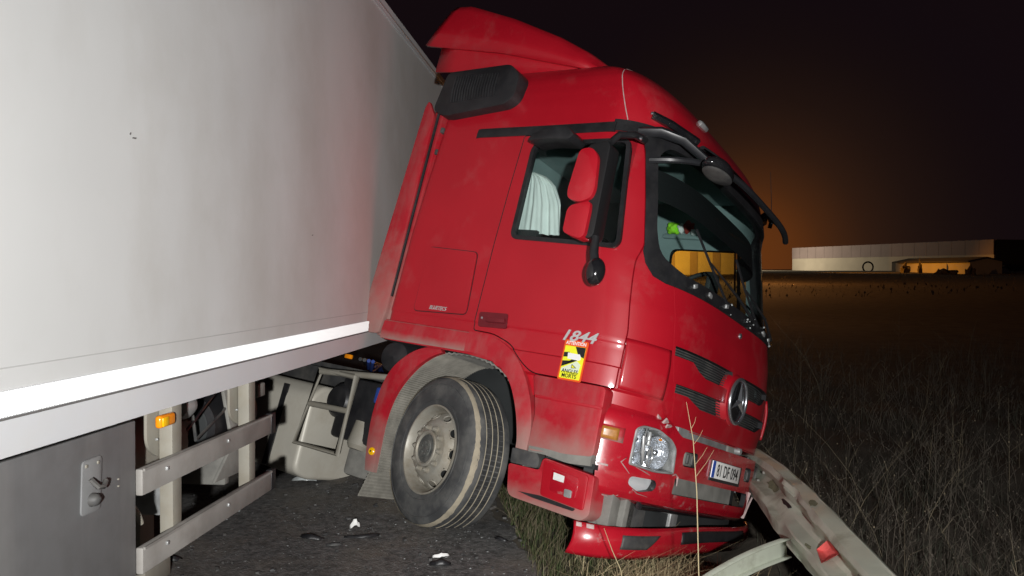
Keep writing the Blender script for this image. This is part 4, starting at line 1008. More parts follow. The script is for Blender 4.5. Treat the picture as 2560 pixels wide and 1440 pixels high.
# ------------------------------------------------------------------ chassis behind the cab
for sy in (-0.42, 0.42):
    prism("frame_rail", [(-4.4, 0.52), (0.9, 0.78), (0.9, 0.98), (-4.4, 0.80)], 1, sy - 0.04, sy + 0.04, "grey_plastic", trac)
bm = bmesh.new(); TK = rounded([(-1.19, 0.02), (-1.21, 0.60), (-1.10, 0.70), (-0.55, 0.70), (-0.55, 0.0), (-1.05, -0.03)], [0.14, 0.14, 0.05, 0.05, 0.05, 0.12], 6)
vs_, fs = prism_mesh(TK, 0, -2.55, -1.42); tk = mk("fuel_tank", vs_, fs, "tank_alu", trac)
bm.from_mesh(tk.data); es = [e for e in bm.edges if abs(e.verts[0].co.x - e.verts[1].co.x) < 1e-6 and e.verts[0].co.x > -1.5]
bmesh.ops.bevel(bm, geom=es, offset=0.075, segments=5, affect='EDGES', profile=0.5, clamp_overlap=True); bm.to_mesh(tk.data); bm.free(); shade(tk.data, 35)
for x in (-1.75, -2.3): box("tank_strap", (x, -1.206, 0.33), (0.06, 0.012, 0.64), "black_plastic", tk)
# ladder frame step
lad = tube("step_frame", [(-0.99, -1.23, 0.815), (-1.385, -1.23, 0.815), (-1.435, -1.24, 0.24), (-0.965, -1.24, 0.245), (-0.975, -1.235, 0.82)], 0.024, "cream_steel", trac, 8)
tube("step_rung", [(-1.40, -1.235, 0.545), (-0.985, -1.235, 0.560)], 0.022, "cream_steel", lad, 8)
tube("step_rung", [(-1.37, -1.235, 0.80), (-0.70, -1.20, 0.86)], 0.024, "cream_steel", lad, 8)
box("battery_box", (-0.98, -0.98, 0.58), (0.42, 0.36, 0.46), "black_plastic", trac, bevel=0.03)
bm = bmesh.new(); add_lathe(bm, [(0.0005, -0.24), (0.10, -0.235), (0.13, -0.2), (0.13, 0.2), (0.10, 0.235), (0.0005, 0.24)], 28); o = bm_obj("air_reservoir", bm, "black_plastic", trac); o.location = (-1.18, -0.95, 0.62)
bm = bmesh.new(); add_lathe(bm, [(0.0005, -0.1), (0.07, -0.1), (0.09, -0.07), (0.09, 0.1)], 24); o = bm_obj("filter_can", bm, "cream_steel", trac); o.location = (-0.90, -1.10, 0.40); o.rotation_euler = (R(80), 0, 0)
box("storage_bracket", (-0.90, -0.98, 0.23), (0.22, 0.25, 0.24), "dusty_grey", trac, bevel=0.03)
box("washer_bottle", (-0.79, -1.12, 0.72), (0.06, 0.10, 0.12), "hose_blue", trac, bevel=0.015)
bm = bmesh.new(); add_lathe(bm, [(0.0005, -0.45), (0.11, -0.43), (0.13, -0.38), (0.13, 0.40), (0.10, 0.44), (0.0005, 0.45)], 28); o = bm_obj("intake_duct", bm, "black_plastic", trac); o.location = (-0.86, -0.70, 1.02); o.rotation_euler = (0, 0, R(12))
for k in range(4):
    tube("air_hose", [(-1.35 - 0.05 * k, -0.75, 0.98), (-1.55, -0.55 - 0.04 * k, 0.90 + 0.03 * k), (-1.8, -0.2, 1.0), (-2.0, 0.05 * k, 0.95)], 0.016, "hose_blue" if k < 2 else "black_plastic", trac, 8)
box("deck_plate", (-1.75, 0.0, 0.88), (1.3, 1.3, 0.04), "grey_plastic", trac)
box("side_marker", (-1.35, -1.02, 0.965), (0.07, 0.03, 0.035), "orange_lens", trac, bevel=0.008)
def copy_tree(o, parent=None):
    c = o.copy(); COL.objects.link(c); c.parent = parent
    for ch in list(o.children): copy_tree(ch, c)
    return c
dw = copy_tree(fw, trac); dw.name = "drive_wheel"; dw.location = (-3.55, -1.02, 0.29); dw.rotation_euler = (0, R(40), 0)
dw2 = copy_tree(fw, trac); dw2.name = "front_wheel"; dw2.location = (-0.0, 1.05, 0.478); dw2.rotation_euler = (0, R(25), R(180 - 16))
box("engine_block", (0.15, 0.0, 0.78), (1.9, 1.2, 0.75), "interior_dark", trac, bevel=0.05)
box("axle", (0.0, 0.0, 0.46), (0.14, 1.9, 0.14), "grey_plastic", trac, bevel=0.03)

# ------------------------------------------------------------------ semi trailer (local X lateral to the right, Y forward along the side, Z up)
tr = empty("semi_trailer", (-1.4936, 2.0, 0.0), (R(-0.55), 0, R(-5.70)))
tag(tr, "long white box semi trailer with a bright reflective strip, on the left", "trailer")
YF, YB = 7.25, -11.0
ZB, ZT = 1.305, 4.01
# box body as panels
box("side_wall", (-0.03, (YF + YB) / 2, (1.47 + ZT) / 2), (0.06, YF - YB, ZT - 1.47), "trailer_white", tr)
box("front_wall", (-1.25, YF - 0.03, (1.30 + ZT) / 2), (2.36, 0.06, ZT - 1.30), "trailer_white", tr)
box("side_wall", (-2.47, (YF + YB) / 2, (1.30 + ZT) / 2), (0.06, YF - YB, ZT - 1.30), "trailer_white", tr)
box("roof", (-1.25, (YF + YB) / 2, ZT - 0.02), (2.37, YF - YB - 0.14, 0.03), "trailer_white", tr)
box("trailer_floor", (-1.25, (YF + YB) / 2, 1.42), (2.36, YF - YB - 0.14, 0.10), "trailer_seal", tr)
tr_top = prism("top_rail", [(0.012, 3.915), (0.014, 4.02), (-0.10, 4.035), (-0.10, 4.015), (-0.005, 4.00), (0.002, 3.915)], 1, YB, YF + 0.02, "trailer_alu", tr)
box("top_rail_bead", (0.014, (YF + YB) / 2, 3.955), (0.012, YF - YB, 0.018), "trailer_alu", tr, bevel=0.004)
for y in (YF - 0.05,): box("corner_post", (0.004, y, (1.47 + 3.91) / 2), (0.02, 0.10, 3.91 - 1.47), "trailer_alu", tr, bevel=0.005)
box("wall_seam", (0.0005, (YF + YB) / 2, 1.535), (0.003, YF - YB, 0.004), "trailer_line", tr)
# bottom rail: ribbed reflective tape above a plain aluminium face
prism("bottom_rail", [(0.020, 1.282), (0.022, 1.388), (0.014, 1.396), (0.006, 1.396), (0.004, 1.47), (-0.10, 1.47), (-0.10, 1.282)], 1, YB, YF, "trailer_alu", tr)
box("rail_groove", (0.0225, (YF + YB) / 2, 1.393), (0.006, YF - YB, 0.006), "trailer_seal", tr)
V = []; Fc = []; pitch = 0.012; y = -1.5; k = 0
while y < YF - 0.05:
    a = len(V)
    V += [(0.0125, y, 1.3985), (0.0125, y, 1.4685), (0.0205, y + 0.0035, 1.3985), (0.0205, y + 0.0035, 1.4685), (0.0125, y + pitch, 1.3985), (0.0125, y + pitch, 1.4685)]
    # sawtooth: steep face looks back along the road, towards following traffic
    V[a + 2] = (0.0225, y + pitch - 0.002, 1.3985); V[a + 3] = (0.0225, y + pitch - 0.002, 1.4685)
    V[a] = (0.0065, y, 1.3985); V[a + 1] = (0.0065, y, 1.4685); V[a + 4] = (0.0065, y + pitch, 1.3985); V[a + 5] = (0.0065, y + pitch, 1.4685)
    Fc += [(a, a + 2, a + 3, a + 1), (a + 2, a + 4, a + 5, a + 3)]
    y += pitch
o = mk("reflective_tape", V, Fc, "tape_white", tr)
# skirt panel (pallet box) with a latch
sk_ = box("skirt_panel", (-0.02, -1.55, 0.955), (0.03, 5.10, 0.62), "skirt_grey", tr, bevel=0.006)
box("skirt_return", (-0.35, 0.985, 0.955), (0.66, 0.02, 0.60), "skirt_grey", sk_)
lt = prism("latch_plate", rounded([(0.665, 1.00), (0.775, 1.00), (0.785, 1.185), (0.675, 1.185)], 0.02), 0, -0.006, 0.001, "skirt_grey", sk_, 0.003)
tube("latch_hook", [(0.012, 0.70, 1.12), (0.03, 0.715, 1.09), (0.03, 0.745, 1.085), (0.022, 0.77, 1.10)], 0.009, "grey_plastic", sk_, 6)
tube("latch_knob", [(-0.002, 0.722, 1.045), (0.022, 0.722, 1.045), (0.03, 0.722, 1.042)], [0.024, 0.020, 0.010], "grey_plastic", sk_, 12)
for y in (0.69, 0.755): box("latch_screw", (0.004, y, 1.165), (0.006, 0.012, 0.012), "cream_steel", sk_, bevel=0.003)
for z in (1.075, 1.05): box("skirt_rivet", (-0.003, 0.885, z), (0.006, 0.010, 0.006), "cream_steel", sk_, bevel=0.002)
# side guard
for z0 in (1.03, 0.735):
    b = box("guard_beam", (0.0, 1.62, z0), (0.03, 1.22, 0.10), "guard_alu", tr, bevel=0.006)
    box("guard_end_cap", (0.0, 2.255, z0), (0.036, 0.06, 0.11), "black_plastic", b, bevel=0.008)
    box("guard_lip", (0.018, 1.62, z0 + 0.047), (0.008, 1.21, 0.010), "guard_alu", b)
    for y in (1.18, 1.72): box("guard_bolt", (0.018, y, z0 + 0.015), (0.012, 0.016, 0.016), "bare_metal", b, bevel=0.004)
for y in (1.325, 2.065):
    po = prism("guard_post", [(y - 0.035, 0.69), (y + 0.035, 0.69), (y + 0.04, 1.285), (y - 0.04, 1.285)], 0, -0.075, -0.018, "cream_steel", tr, 0.004)
    prism("post_gusset", rounded([(y + 0.045, 1.284), (y + 0.045, 1.075), (y - 0.04, 1.06), (y - 0.125, 1.12), (y - 0.125, 1.284)], [0.01, 0.02, 0.08, 0.09, 0.01], 5), 0, -0.090, -0.078, "cream_steel", po, 0.003)
    for k in range(3): box("gusset_bolt", (-0.072, y - 0.06 + 0.045 * k, 1.14 + 0.02 * (k % 2)), (0.012, 0.010, 0.010), "bare_metal", po, bevel=0.003)
ml = box("marker_lamp", (-0.008, 1.215, 1.228), (0.03, 0.115, 0.050), "orange_lens", tr, bevel=0.012, seg=3)
box("marker_reflector", (0.010, 1.185, 1.228), (0.006, 0.045, 0.036), "orange_reflector", ml, bevel=0.003)
# equipment behind the guard
def drum(name, loc, r, half, m, m2, parent, cap=None, hole=True):
    bm = bmesh.new(); add_lathe(bm, [(0.0005, -half), (r * 0.86, -half + 0.004), (r, -half + 0.03), (r, half - 0.03), (r * 0.86, half), (0.0005, half)], 32)
    o = bm_obj(name, bm, m, parent); o.location = loc
    if m2:
        bm = bmesh.new(); add_lathe(bm, [(0.0005, -half - 0.006), (r * 0.80, -half - 0.003), (r * 0.84, -half + 0.004)], 32); c = bm_obj(name + "_cap", bm, m2, parent); c.location = loc
    return o
drum("air_tank", (-0.36, 1.52, 1.03), 0.175, 0.25, "cream_steel", None, tr)
drum("brake_reservoir", (-0.50, 2.55, 1.00), 0.185, 0.30, "black_plastic", "interior_dark", tr)
box("bulkhead", (-0.52, 1.80, 0.98), (0.50, 0.02, 0.62), "bare_metal", tr)
box("bulkhead_leg", (-0.62, 2.75, 0.92), (0.30, 0.06, 0.70), "dusty_grey", tr, bevel=0.01)
prism("splash_sheet", [(2.2, 0.72), (2.6, 0.70), (2.72, 0.80), (2.6, 1.22), (2.3, 1.22), (2.42, 0.88)], 0, -0.30, -0.28, "dusty_grey", tr, 0.004)
tube("crank_handle", [(-0.10, 1.02, 0.90), (-0.10, 1.14, 0.895), (-0.10, 1.17, 0.86), (-0.10, 1.19, 0.82)], 0.014, "cream_steel", tr, 8)
box("landing_leg", (-0.75, 2.25, 0.75), (0.14, 0.14, 0.95), "cream_steel", tr, bevel=0.01)
box("landing_foot", (-0.75, 2.25, 0.215), (0.26, 0.26, 0.10), "cream_steel", tr, bevel=0.01)
for x in (-0.80, -1.70): box("chassis_beam", (x, (YF + YB) / 2, 1.20), (0.12, YF - YB - 1.0, 0.16), "grey_plastic", tr)
for k in range(7): tube("air_line", [(-0.30 - 0.03 * k, 1.6, 1.26 - 0.01 * k), (-0.32 - 0.02 * k, 2.4, 1.22 - 0.02 * (k % 3)), (-0.5, 3.6, 1.25)], 0.012, "black_plastic", tr, 6)
bm = bmesh.new(); add_lathe(bm, [(0.0005, -0.06), (0.05, -0.05), (0.062, 0.0), (0.05, 0.05), (0.0005, 0.06)], 18); o = bm_obj("valve", bm, "bare_metal", tr); o.location = (-0.22, 1.75, 1.195)
ur = random.Random(4)
for k in range(12):
    y0, y1 = ur.uniform(1.05, 1.9), ur.uniform(2.0, 3.4); x0, x1 = ur.uniform(-0.45, -0.16), ur.uniform(-0.6, -0.2)
    tube("air_line", [(x0, y0, 1.27), (x0 - 0.02, y0 + 0.1, ur.uniform(0.95, 1.2)), ((x0 + x1) / 2, (y0 + y1) / 2, ur.uniform(0.85, 1.18)), (x1, y1, 1.26)], ur.choice([0.008, 0.010, 0.014]), ur.choice(["black_plastic", "grey_plastic", "dusty_grey"]), tr, 6)
for k in range(7):
    box("bracket", (ur.uniform(-0.5, -0.15), ur.uniform(1.1, 2.8), ur.uniform(1.0, 1.22)), (ur.uniform(0.04, 0.10), ur.uniform(0.05, 0.14), ur.uniform(0.05, 0.14)), ur.choice(["dusty_grey", "bare_metal", "grey_plastic"]), tr, bevel=0.008)
for x in (-0.32, -2.15):
    for k in range(3):
        w = copy_tree(fw, tr); w.name = "trailer_wheel"; w.location = (x, -8.2 + 1.31 * k, 0.565); w.rotation_euler = (0, 0.7 * k, R(0) if x > -1 else R(180))

# ------------------------------------------------------------------ guard rail hit by the truck
gr = empty("guardrail", (1.72, 4.6, -0.25)); tag(gr, "bent dirty zinc guardrail running from the bumper to the bottom edge", "guardrail")
WPROF = [(0.0, 0.158), (0.016, 0.156), (0.024, 0.146), (0.090, 0.108), (0.096, 0.100), (0.096, 0.074), (0.090, 0.064), (0.008, 0.024), (0.000, 0.0), (0.008, -0.024), (0.090, -0.064), (0.096, -0.074), (0.096, -0.100), (0.090, -0.108), (0.024, -0.146), (0.016, -0.156), (0.0, -0.158)]
cpath = [(1.95, 8.2, 0.05), (1.93, 7.2, 0.15), (1.90, 6.4, 0.245), (1.86, 5.8, 0.275), (1.80, 5.2, 0.285), (1.745, 4.6, 0.29), (1.70, 4.0, 0.295), (1.65, 3.4, 0.30), (1.60, 2.8, 0.31), (1.55, 2.0, 0.32), (1.48, 1.0, 0.33), (1.40, -0.5, 0.34)]
yk = [p[1] for p in cpath][::-1]; xk = [p[0] for p in cpath][::-1]; zk_ = [p[2] for p in cpath][::-1]
kr = random.Random(21); KN = {}
def kink(y, k):
    # creases of the crushed zone: straight between random knots
    a = int(math.floor(y / 0.23 + 0.37 * k)); f = y / 0.23 + 0.37 * k - a
    def v(q):
        if (q, k) not in KN: KN[(q, k)] = kr.uniform(-1, 1)
        return KN[(q, k)]
    return (v(a) * (1 - f) + v(a + 1) * f) * (0.030 * math.exp(-((y - 5.15) / 0.75) ** 2) + 0.003)
def rail_frame(y):
    cx, cz = float(np.interp(y, yk, xk)), float(np.interp(y, yk, zk_))
    flat = 1.0 - 0.35 * math.exp(-((y - 5.2) / 0.8) ** 2)
    lean = 0.40 + 0.20 * math.exp(-((y - 5.4) / 0.9) ** 2)
    wide = 1.0 + 0.12 * math.exp(-((y - 5.0) / 0.8) ** 2)
    return cx, cz, flat, lean, wide
def rail_xyz(y, d, h):
    cx, cz, flat, lean, wide = rail_frame(y); hh = h * wide
    # d points to the road (-X), lean tips the top away from the road
    return (cx - d * math.cos(lean) + hh * math.sin(lean), y, cz + hh * math.cos(lean) + d * math.sin(lean))
V = []; Fc = []; yy_ = list(np.arange(-0.5, 8.2, 0.05))
for y in yy_:
    flat = rail_frame(y)[2]
    for k, (d, h) in enumerate(WPROF): V.append(rail_xyz(y, d * flat + kink(y, k // 2), h + 0.4 * kink(y + 3.1, k // 3)))
n = len(WPROF)
for i in range(len(yy_) - 1):
    for k in range(n - 1): Fc.append((i * n + k, i * n + k + 1, (i + 1) * n + k + 1, (i + 1) * n + k))
def to_local(V, o): return [(v[0] - o.location.x, v[1] - o.location.y, v[2] - o.location.z) for v in V]
beam = mk("rail_beam", to_local(V, gr), Fc, "guardrail_zinc", gr, 24)
md = beam.modifiers.new("t", 'SOLIDIFY'); md.thickness = 0.004
def rail_pt(y, h, out=0.0):
    flat = rail_frame(y)[2]; hs = [p[1] for p in WPROF][::-1]
    d = float(np.interp(h, hs, [p[0] * flat + kink(y, k // 2) for k, p in enumerate(WPROF)][::-1])) + out
    return rail_xyz(y, d, h)
def rail_patch(name, poly, m, out=0.005):
    # small flat patch on the beam, polygon in (y, h), filled as a fan grid
    cy = sum(p[0] for p in poly) / len(poly); ch = sum(p[1] for p in poly) / len(poly); V = [rail_pt(cy, ch, out)]; Fc = []; nn = len(poly); rings_ = 5
    for r in range(1, rings_ + 1):
        for p in poly: V.append(rail_pt(cy + (p[0] - cy) * r / rings_, ch + (p[1] - ch) * r / rings_, out))
    for i in range(nn): Fc.append((0, 1 + i, 1 + (i + 1) % nn))
    for r in range(rings_ - 1):
        for i in range(nn): a = 1 + r * nn; Fc.append((a + i, a + nn + i, a + nn + (i + 1) % nn, a + (i + 1) % nn))
    return mk(name, to_local(V, gr), Fc, m, gr, 60)
def blob(cy, ch, ry, rh, seed):
    r_ = random.Random(seed); return [(cy + ry * math.cos(a) * r_.uniform(0.6, 1.1), ch + rh * math.sin(a) * r_.uniform(0.6, 1.1)) for a in np.linspace(0, 2 * math.pi, 15)[:-1]]
rail_patch("rail_reflector", [(4.24, -0.055), (4.46, -0.04), (4.40, 0.035), (4.27, 0.055), (4.18, 0.035)], "reflector_red", 0.006)
rail_patch("moss_patch", blob(5.72, 0.005, 0.16, 0.035, 3), "moss_green", 0.006)
rail_patch("moss_patch", blob(4.78, 0.12, 0.08, 0.018, 5), "moss_green", 0.006)
rail_patch("tear_hole", blob(5.22, 0.0, 0.16, 0.014, 8), "ink_black", 0.005)
rail_patch("tear_hole", blob(4.52, -0.055, 0.05, 0.008, 11), "moss_green", 0.005)
rail_patch("tear_hole", blob(4.42, -0.02, 0.05, 0.007, 12), "moss_green", 0.005)
for y in (3.72, 3.86, 5.98):
    for h in (-0.035, 0.035):
        p = rail_pt(y, h, 0.006); box("rail_bolt", tuple(Vector(p) - gr.location), (0.022, 0.022, 0.022), "dusty_grey", gr, bevel=0.006)
# bent post lying from the rail towards the truck
A, B = Vector((1.63, 4.78, 0.175)), Vector((0.93, 4.25, 0.085))
ax = (B - A).normalized(); upv = Vector((0, 0, 1)); sdv = ax.cross(upv).normalized(); nv = sdv.cross(ax)
V = []; Fc = []
for t in np.linspace(0, 1, 14):
    c = A.lerp(B, t) + nv * (0.03 * math.sin(t * 3))
    for a, b in ((-0.030, 0.055), (0.006, 0.058), (0.010, 0.0), (0.008, -0.058), (-0.030, -0.062)):
        V.append(tuple(c + sdv * (a + 0.0) + nv * b))
for i in range(13):
    for k in range(4): Fc.append((i * 5 + k, i * 5 + k + 1, i * 5 + 6 + k, i * 5 + 5 + k))
post = mk("rail_post", to_local(V, gr), Fc, "guardrail_zinc", gr, 40); md = post.modifiers.new("t", 'SOLIDIFY'); md.thickness = 0.006
for y in (2.6, 0.6):
    p = Vector(rail_pt(y, 0.0)) + Vector((0.12, 0, 0)); zt = terrain(p.x, y)
    box("rail_post", tuple(Vector((p.x + 0.03, y, (p.z + zt) / 2 - 0.1)) - gr.location), (0.06, 0.10, p.z - zt + 0.3), "guardrail_zinc", gr, bevel=0.01)
for dy in (0.10, 0.16):
    c = A.lerp(B, dy) + sdv * 0.018; box("bolt_hole", tuple(c - gr.location), (0.014, 0.014, 0.014), "ink_black", gr, bevel=0.004) if dy < 0.12 else None

# ------------------------------------------------------------------ vegetation
def clump(x, y): return 0.5 + 0.5 * math.sin(1.9 * x + 0.7 * y + 1.3 * math.sin(1.1 * y)) * math.sin(1.3 * y - 0.8 * x + 0.9 * math.sin(1.7 * x))
def blades(name, n, place, hlo, hhi, w, m, lean=0.5, seg=3, label=None, bend=0.6, fork=0):
    V = []; Fc = []
    for _ in range(n):
        x, y = place(); z = terrain(x, y) - 0.01
        if x < edge_x(y) + 0.0: z = max(z, ROAD_Z - 0.02)
        h = rnd.uniform(hlo, hhi) * (0.6 + 0.8 * rnd.random()) * (0.45 + 0.95 * clump(x, y) if place is field_place else 1.0); a = rnd.gauss(0.6, 1.5); ln = rnd.uniform(0, lean) ** 1.3 * h
        ca, sa = math.cos(a), math.sin(a); b = rnd.uniform(0, 2 * math.pi); wx, wy = math.cos(b) * w, math.sin(b) * w
        base_ = len(V); ww = rnd.uniform(0.6, 1.3)
        for k in range(seg + 1):
            t = k / seg; o_ = ln * t ** (1 + bend); hz_ = h * (t - 0.25 * bend * t * t * rnd.uniform(0.4, 1.2))
            tw = (1 - 0.85 * t) * ww
            V.append((x + ca * o_ - wx * tw, y + sa * o_ - wy * tw, z + hz_)); V.append((x + ca * o_ + wx * tw, y + sa * o_ + wy * tw, z + hz_))
        for k in range(seg): Fc.append((base_ + 2 * k, base_ + 2 * k + 1, base_ + 2 * k + 3, base_ + 2 * k + 2))
        for _f in range(fork if h > 0.25 else 0):
            t = rnd.uniform(0.25, 0.9); o_ = ln * t ** (1 + bend); p = (x + ca * o_, y + sa * o_, z + h * t * 0.9)
            L_ = h * rnd.uniform(0.12, 0.4) * (1.1 - t); a2 = rnd.uniform(0, 2 * math.pi); e = rnd.uniform(0.3, 1.1)
            q = (p[0] + L_ * math.cos(a2) * math.cos(e), p[1] + L_ * math.sin(a2) * math.cos(e), p[2] + L_ * math.sin(e))
            bb = len(V); s_ = w * 0.6
            V += [(p[0] - wx * 0.6, p[1] - wy * 0.6, p[2]), (p[0] + wx * 0.6, p[1] + wy * 0.6, p[2]), (q[0] + wx * 0.3, q[1] + wy * 0.3, q[2]), (q[0] - wx * 0.3, q[1] - wy * 0.3, q[2])]
            Fc.append((bb, bb + 1, bb + 2, bb + 3))
            if rnd.random() < 0.12:   # seed head
                r_ = w * 2.2; bb = len(V)
                V += [(q[0] - r_, q[1], q[2]), (q[0], q[1], q[2] - r_), (q[0] + r_, q[1], q[2]), (q[0], q[1], q[2] + r_ * 1.6)]; Fc.append((bb, bb + 1, bb + 2, bb + 3))
    me = bpy.data.meshes.new(name); me.from_pydata(V, [], Fc); me.materials.append(MATS[m])
    o = bpy.data.objects.new(name, me); COL.objects.link(o)
    return tag(o, label, None, None, "stuff")
def verge_place():
    while True:
        y = rnd.uniform(2.6, 7.0); s = abs(rnd.gauss(0.0, 0.55)) + 0.02; x = edge_x(y) + s
        if s < 2.0: return x, y
def straw_place():
    while True:
        x, y = rnd.gauss(1.10, 0.34), rnd.gauss(4.25, 0.40)
        if x > edge_x(y) + 0.25 and x < 1.7: return x, y
def field_place():
    while True:
        d = 3.2 + 20 * rnd.random() ** 1.9; a = rnd.uniform(math.radians(12), math.radians(42))
        x, y = d * math.sin(a), d * math.cos(a)
        if rnd.random() > 0.25 + 0.75 * clump(x, y): continue
        if x > np.interp(y, yk, xk) + 0.25 if y < 8 else x > 1.2: return x, y
blades("verge_grass", 5200, verge_place, 0.03, 0.10, 0.0030, "grass_green", 0.8, 3, "short dark green grass along the broken road edge")
blades("olive_grass", 3000, verge_place, 0.04, 0.13, 0.0030, "grass_olive", 0.9, 3, "olive grass mixed into the verge")
blades("dead_grass", 2000, verge_place, 0.05, 0.17, 0.0022, "straw_dark", 1.0, 3, "brown dead grass in the verge")
blades("dry_straw", 5200, straw_place, 0.05, 0.17, 0.0030, "straw", 2.6, 4, "pale dry straw flattened beside the bent post", 0.9)
blades("field_weeds", 3600, field_place, 0.22, 0.60, 0.0026, "weed_brown", 1.3, 4, "thin brown dead weeds tangled across the field", 0.5, 7)
blades("field_grass", 6000, field_place, 0.06, 0.24, 0.0032, "weed_green", 1.3, 3, "dull green undergrowth between the field weeds", 0.8, 1)
blades("pale_stalks", 330, field_place, 0.40, 0.95, 0.0030, "straw_dark", 1.4, 5, "scattered pale dry stalks leaning in the field", 0.5, 7)
def scrub_place():
    y = rnd.uniform(55, 115); x = rnd.uniform(0.18, 0.62) * y
    return x, y
blades("far_scrub", 900, scrub_place, 0.08, 0.35, 0.04, "weed_brown", 1.0, 2, "low rough scrub along the far edge of the field", 0.6, 3)
# the tall straw in front of the bumper
def stalk(name, pts, r, label, twigs):
    e = tube(name, pts, r, "straw", None, 6)
    for p, q in twigs: tube("twig", [p, ((p[0] + q[0]) / 2 + 0.004, (p[1] + q[1]) / 2, (p[2] + q[2]) / 2), q], [0.0010, 0.0008, 0.0005], "straw", e, 4)
    return tag(e, label, "grass stalk", "tall dry stalks")
Y0 = 3.55
def at(px, py, Y=Y0):
    # point of the verge at a given depth, from its direction seen by a person standing on the road
    th = R(1.31); x = (px - 1280) / 2031.8; z = (720 - py) / 2031.8
    k = Y / (math.cos(th) + z * math.sin(th)); return (x * k, Y, CAM[2] + k * (-math.sin(th) + z * math.cos(th)))
gz = terrain(at(1748, 1440)[0], Y0)
stalk("straw_stalk", [(at(1752, 1440)[0], Y0, gz), at(1747, 1440), at(1742, 1230), at(1733, 1100), at(1716, 1005)], [0.0030, 0.0027, 0.0023, 0.0017, 0.0008], "tallest pale straw stalk rising in front of the bumper", [(at(1741, 1190), at(1785, 1125)), (at(1739, 1160), at(1768, 1118)), (at(1735, 1110), at(1757, 1075)), (at(1729, 1070), at(1740, 1042))])
Y1_ = 4.0
gz = terrain(at(1545, 1440, Y1_)[0], Y1_)
stalk("straw_stalk", [(at(1570, 1440, Y1_)[0], Y1_, gz), at(1552, 1425, Y1_), at(1530, 1375, Y1_), at(1510, 1320, Y1_)], [0.003, 0.0026, 0.002, 0.001], "short thin straw stalk in front of the torn lip spoiler", [])

# ------------------------------------------------------------------ debris on the road
bm = bmesh.new()
def shard(bm, x, y, z, s):
    a = rnd.uniform(0, 6.28); n = rnd.randint(3, 5); tl_, tm = rnd.uniform(-0.5, 0.5), rnd.uniform(-0.5, 0.5)
    vs2 = []
    for k in range(n):
        t = a + 2 * math.pi * k / n; r_ = s * rnd.uniform(0.5, 1.1); dx, dy = r_ * math.cos(t), r_ * math.sin(t)
        vs2.append(bm.verts.new((x + dx, y + dy, z + 0.004 + abs(tl_ * dx + tm * dy))))
    bm.faces.new(vs2)
for _ in range(950):
    if rnd.random() < 0.55: x, y = rnd.gauss(-1.0, 0.45), rnd.gauss(5.4, 0.7)
    elif rnd.random() < 0.5: x, y = rnd.gauss(-0.25, 0.2), rnd.gauss(4.7, 0.5)
    else: y = rnd.uniform(3.6, 7.6); x = rnd.uniform(-2.4, edge_x(y) + 0.1)
    if x > edge_x(y): continue
    shard(bm, x, y, ROAD_Z, rnd.choice([0.0025, 0.003, 0.003, 0.004, 0.005, 0.006, 0.010]))
tag(bm_obj("glass_fragments", bm, "glass_bits", None, None), "tiny bright glass fragments scattered over the asphalt", None, None, "stuff")
bm = bmesh.new()
for _ in range(420):
    y = rnd.uniform(3.4, 7.4); x = rnd.uniform(-2.4, edge_x(y) + 0.15); s = rnd.choice([0.006, 0.008, 0.012, 0.018])
    add_box(bm, (x, y, ROAD_Z + s * 0.3), (s, s * rnd.uniform(0.5, 1.6), s * 0.7), Matrix.Rotation(rnd.uniform(0, 3), 3, 'Z') @ Matrix.Rotation(rnd.uniform(-0.4, 0.4), 3, 'X'))
tag(bm_obj("grit", bm, "grey_plastic", None, None), "loose grit and stones on the asphalt", None, None, "stuff")
def fragment(x, y, L_, w, h, rz, m, label, seed):
    r_ = random.Random(seed); n = 9; V = []; Fc = []
    for i in range(n):
        t = i / (n - 1); ww = w * (0.35 + 0.65 * math.sin(math.pi * (0.12 + 0.8 * t))) * r_.uniform(0.7, 1.15); zz = h * math.sin(math.pi * t) * r_.uniform(0.7, 1.2)
        cx = (t - 0.5) * L_; cy = 0.25 * L_ * (t - 0.5) ** 2 * 2
        V += [(cx, cy - ww, 0.004 + zz * 0.6), (cx, cy, 0.006 + zz + h * 0.4), (cx, cy + ww, 0.004 + zz * 0.5)]
    for i in range(n - 1):
        for k in range(2): Fc.append((i * 3 + k, i * 3 + k + 1, i * 3 + 4 + k, i * 3 + 3 + k))
    o = mk("plastic_fragment", V, Fc, m, None, 40); md = o.modifiers.new("t", 'SOLIDIFY'); md.thickness = 0.004
    o.location = (x, y, ROAD_Z); o.rotation_euler = (0, 0, rz)
    return tag(o, label, "debris", "broken pieces on the road")
def g(px, py):
    th = R(1.31); x = (px - 1280) / 2031.8; z = (720 - py) / 2031.8; dz = -math.sin(th) + z * math.cos(th); k = (ROAD_Z - CAM[2]) / dz
    return x * k, k * (math.cos(th) + z * math.sin(th))
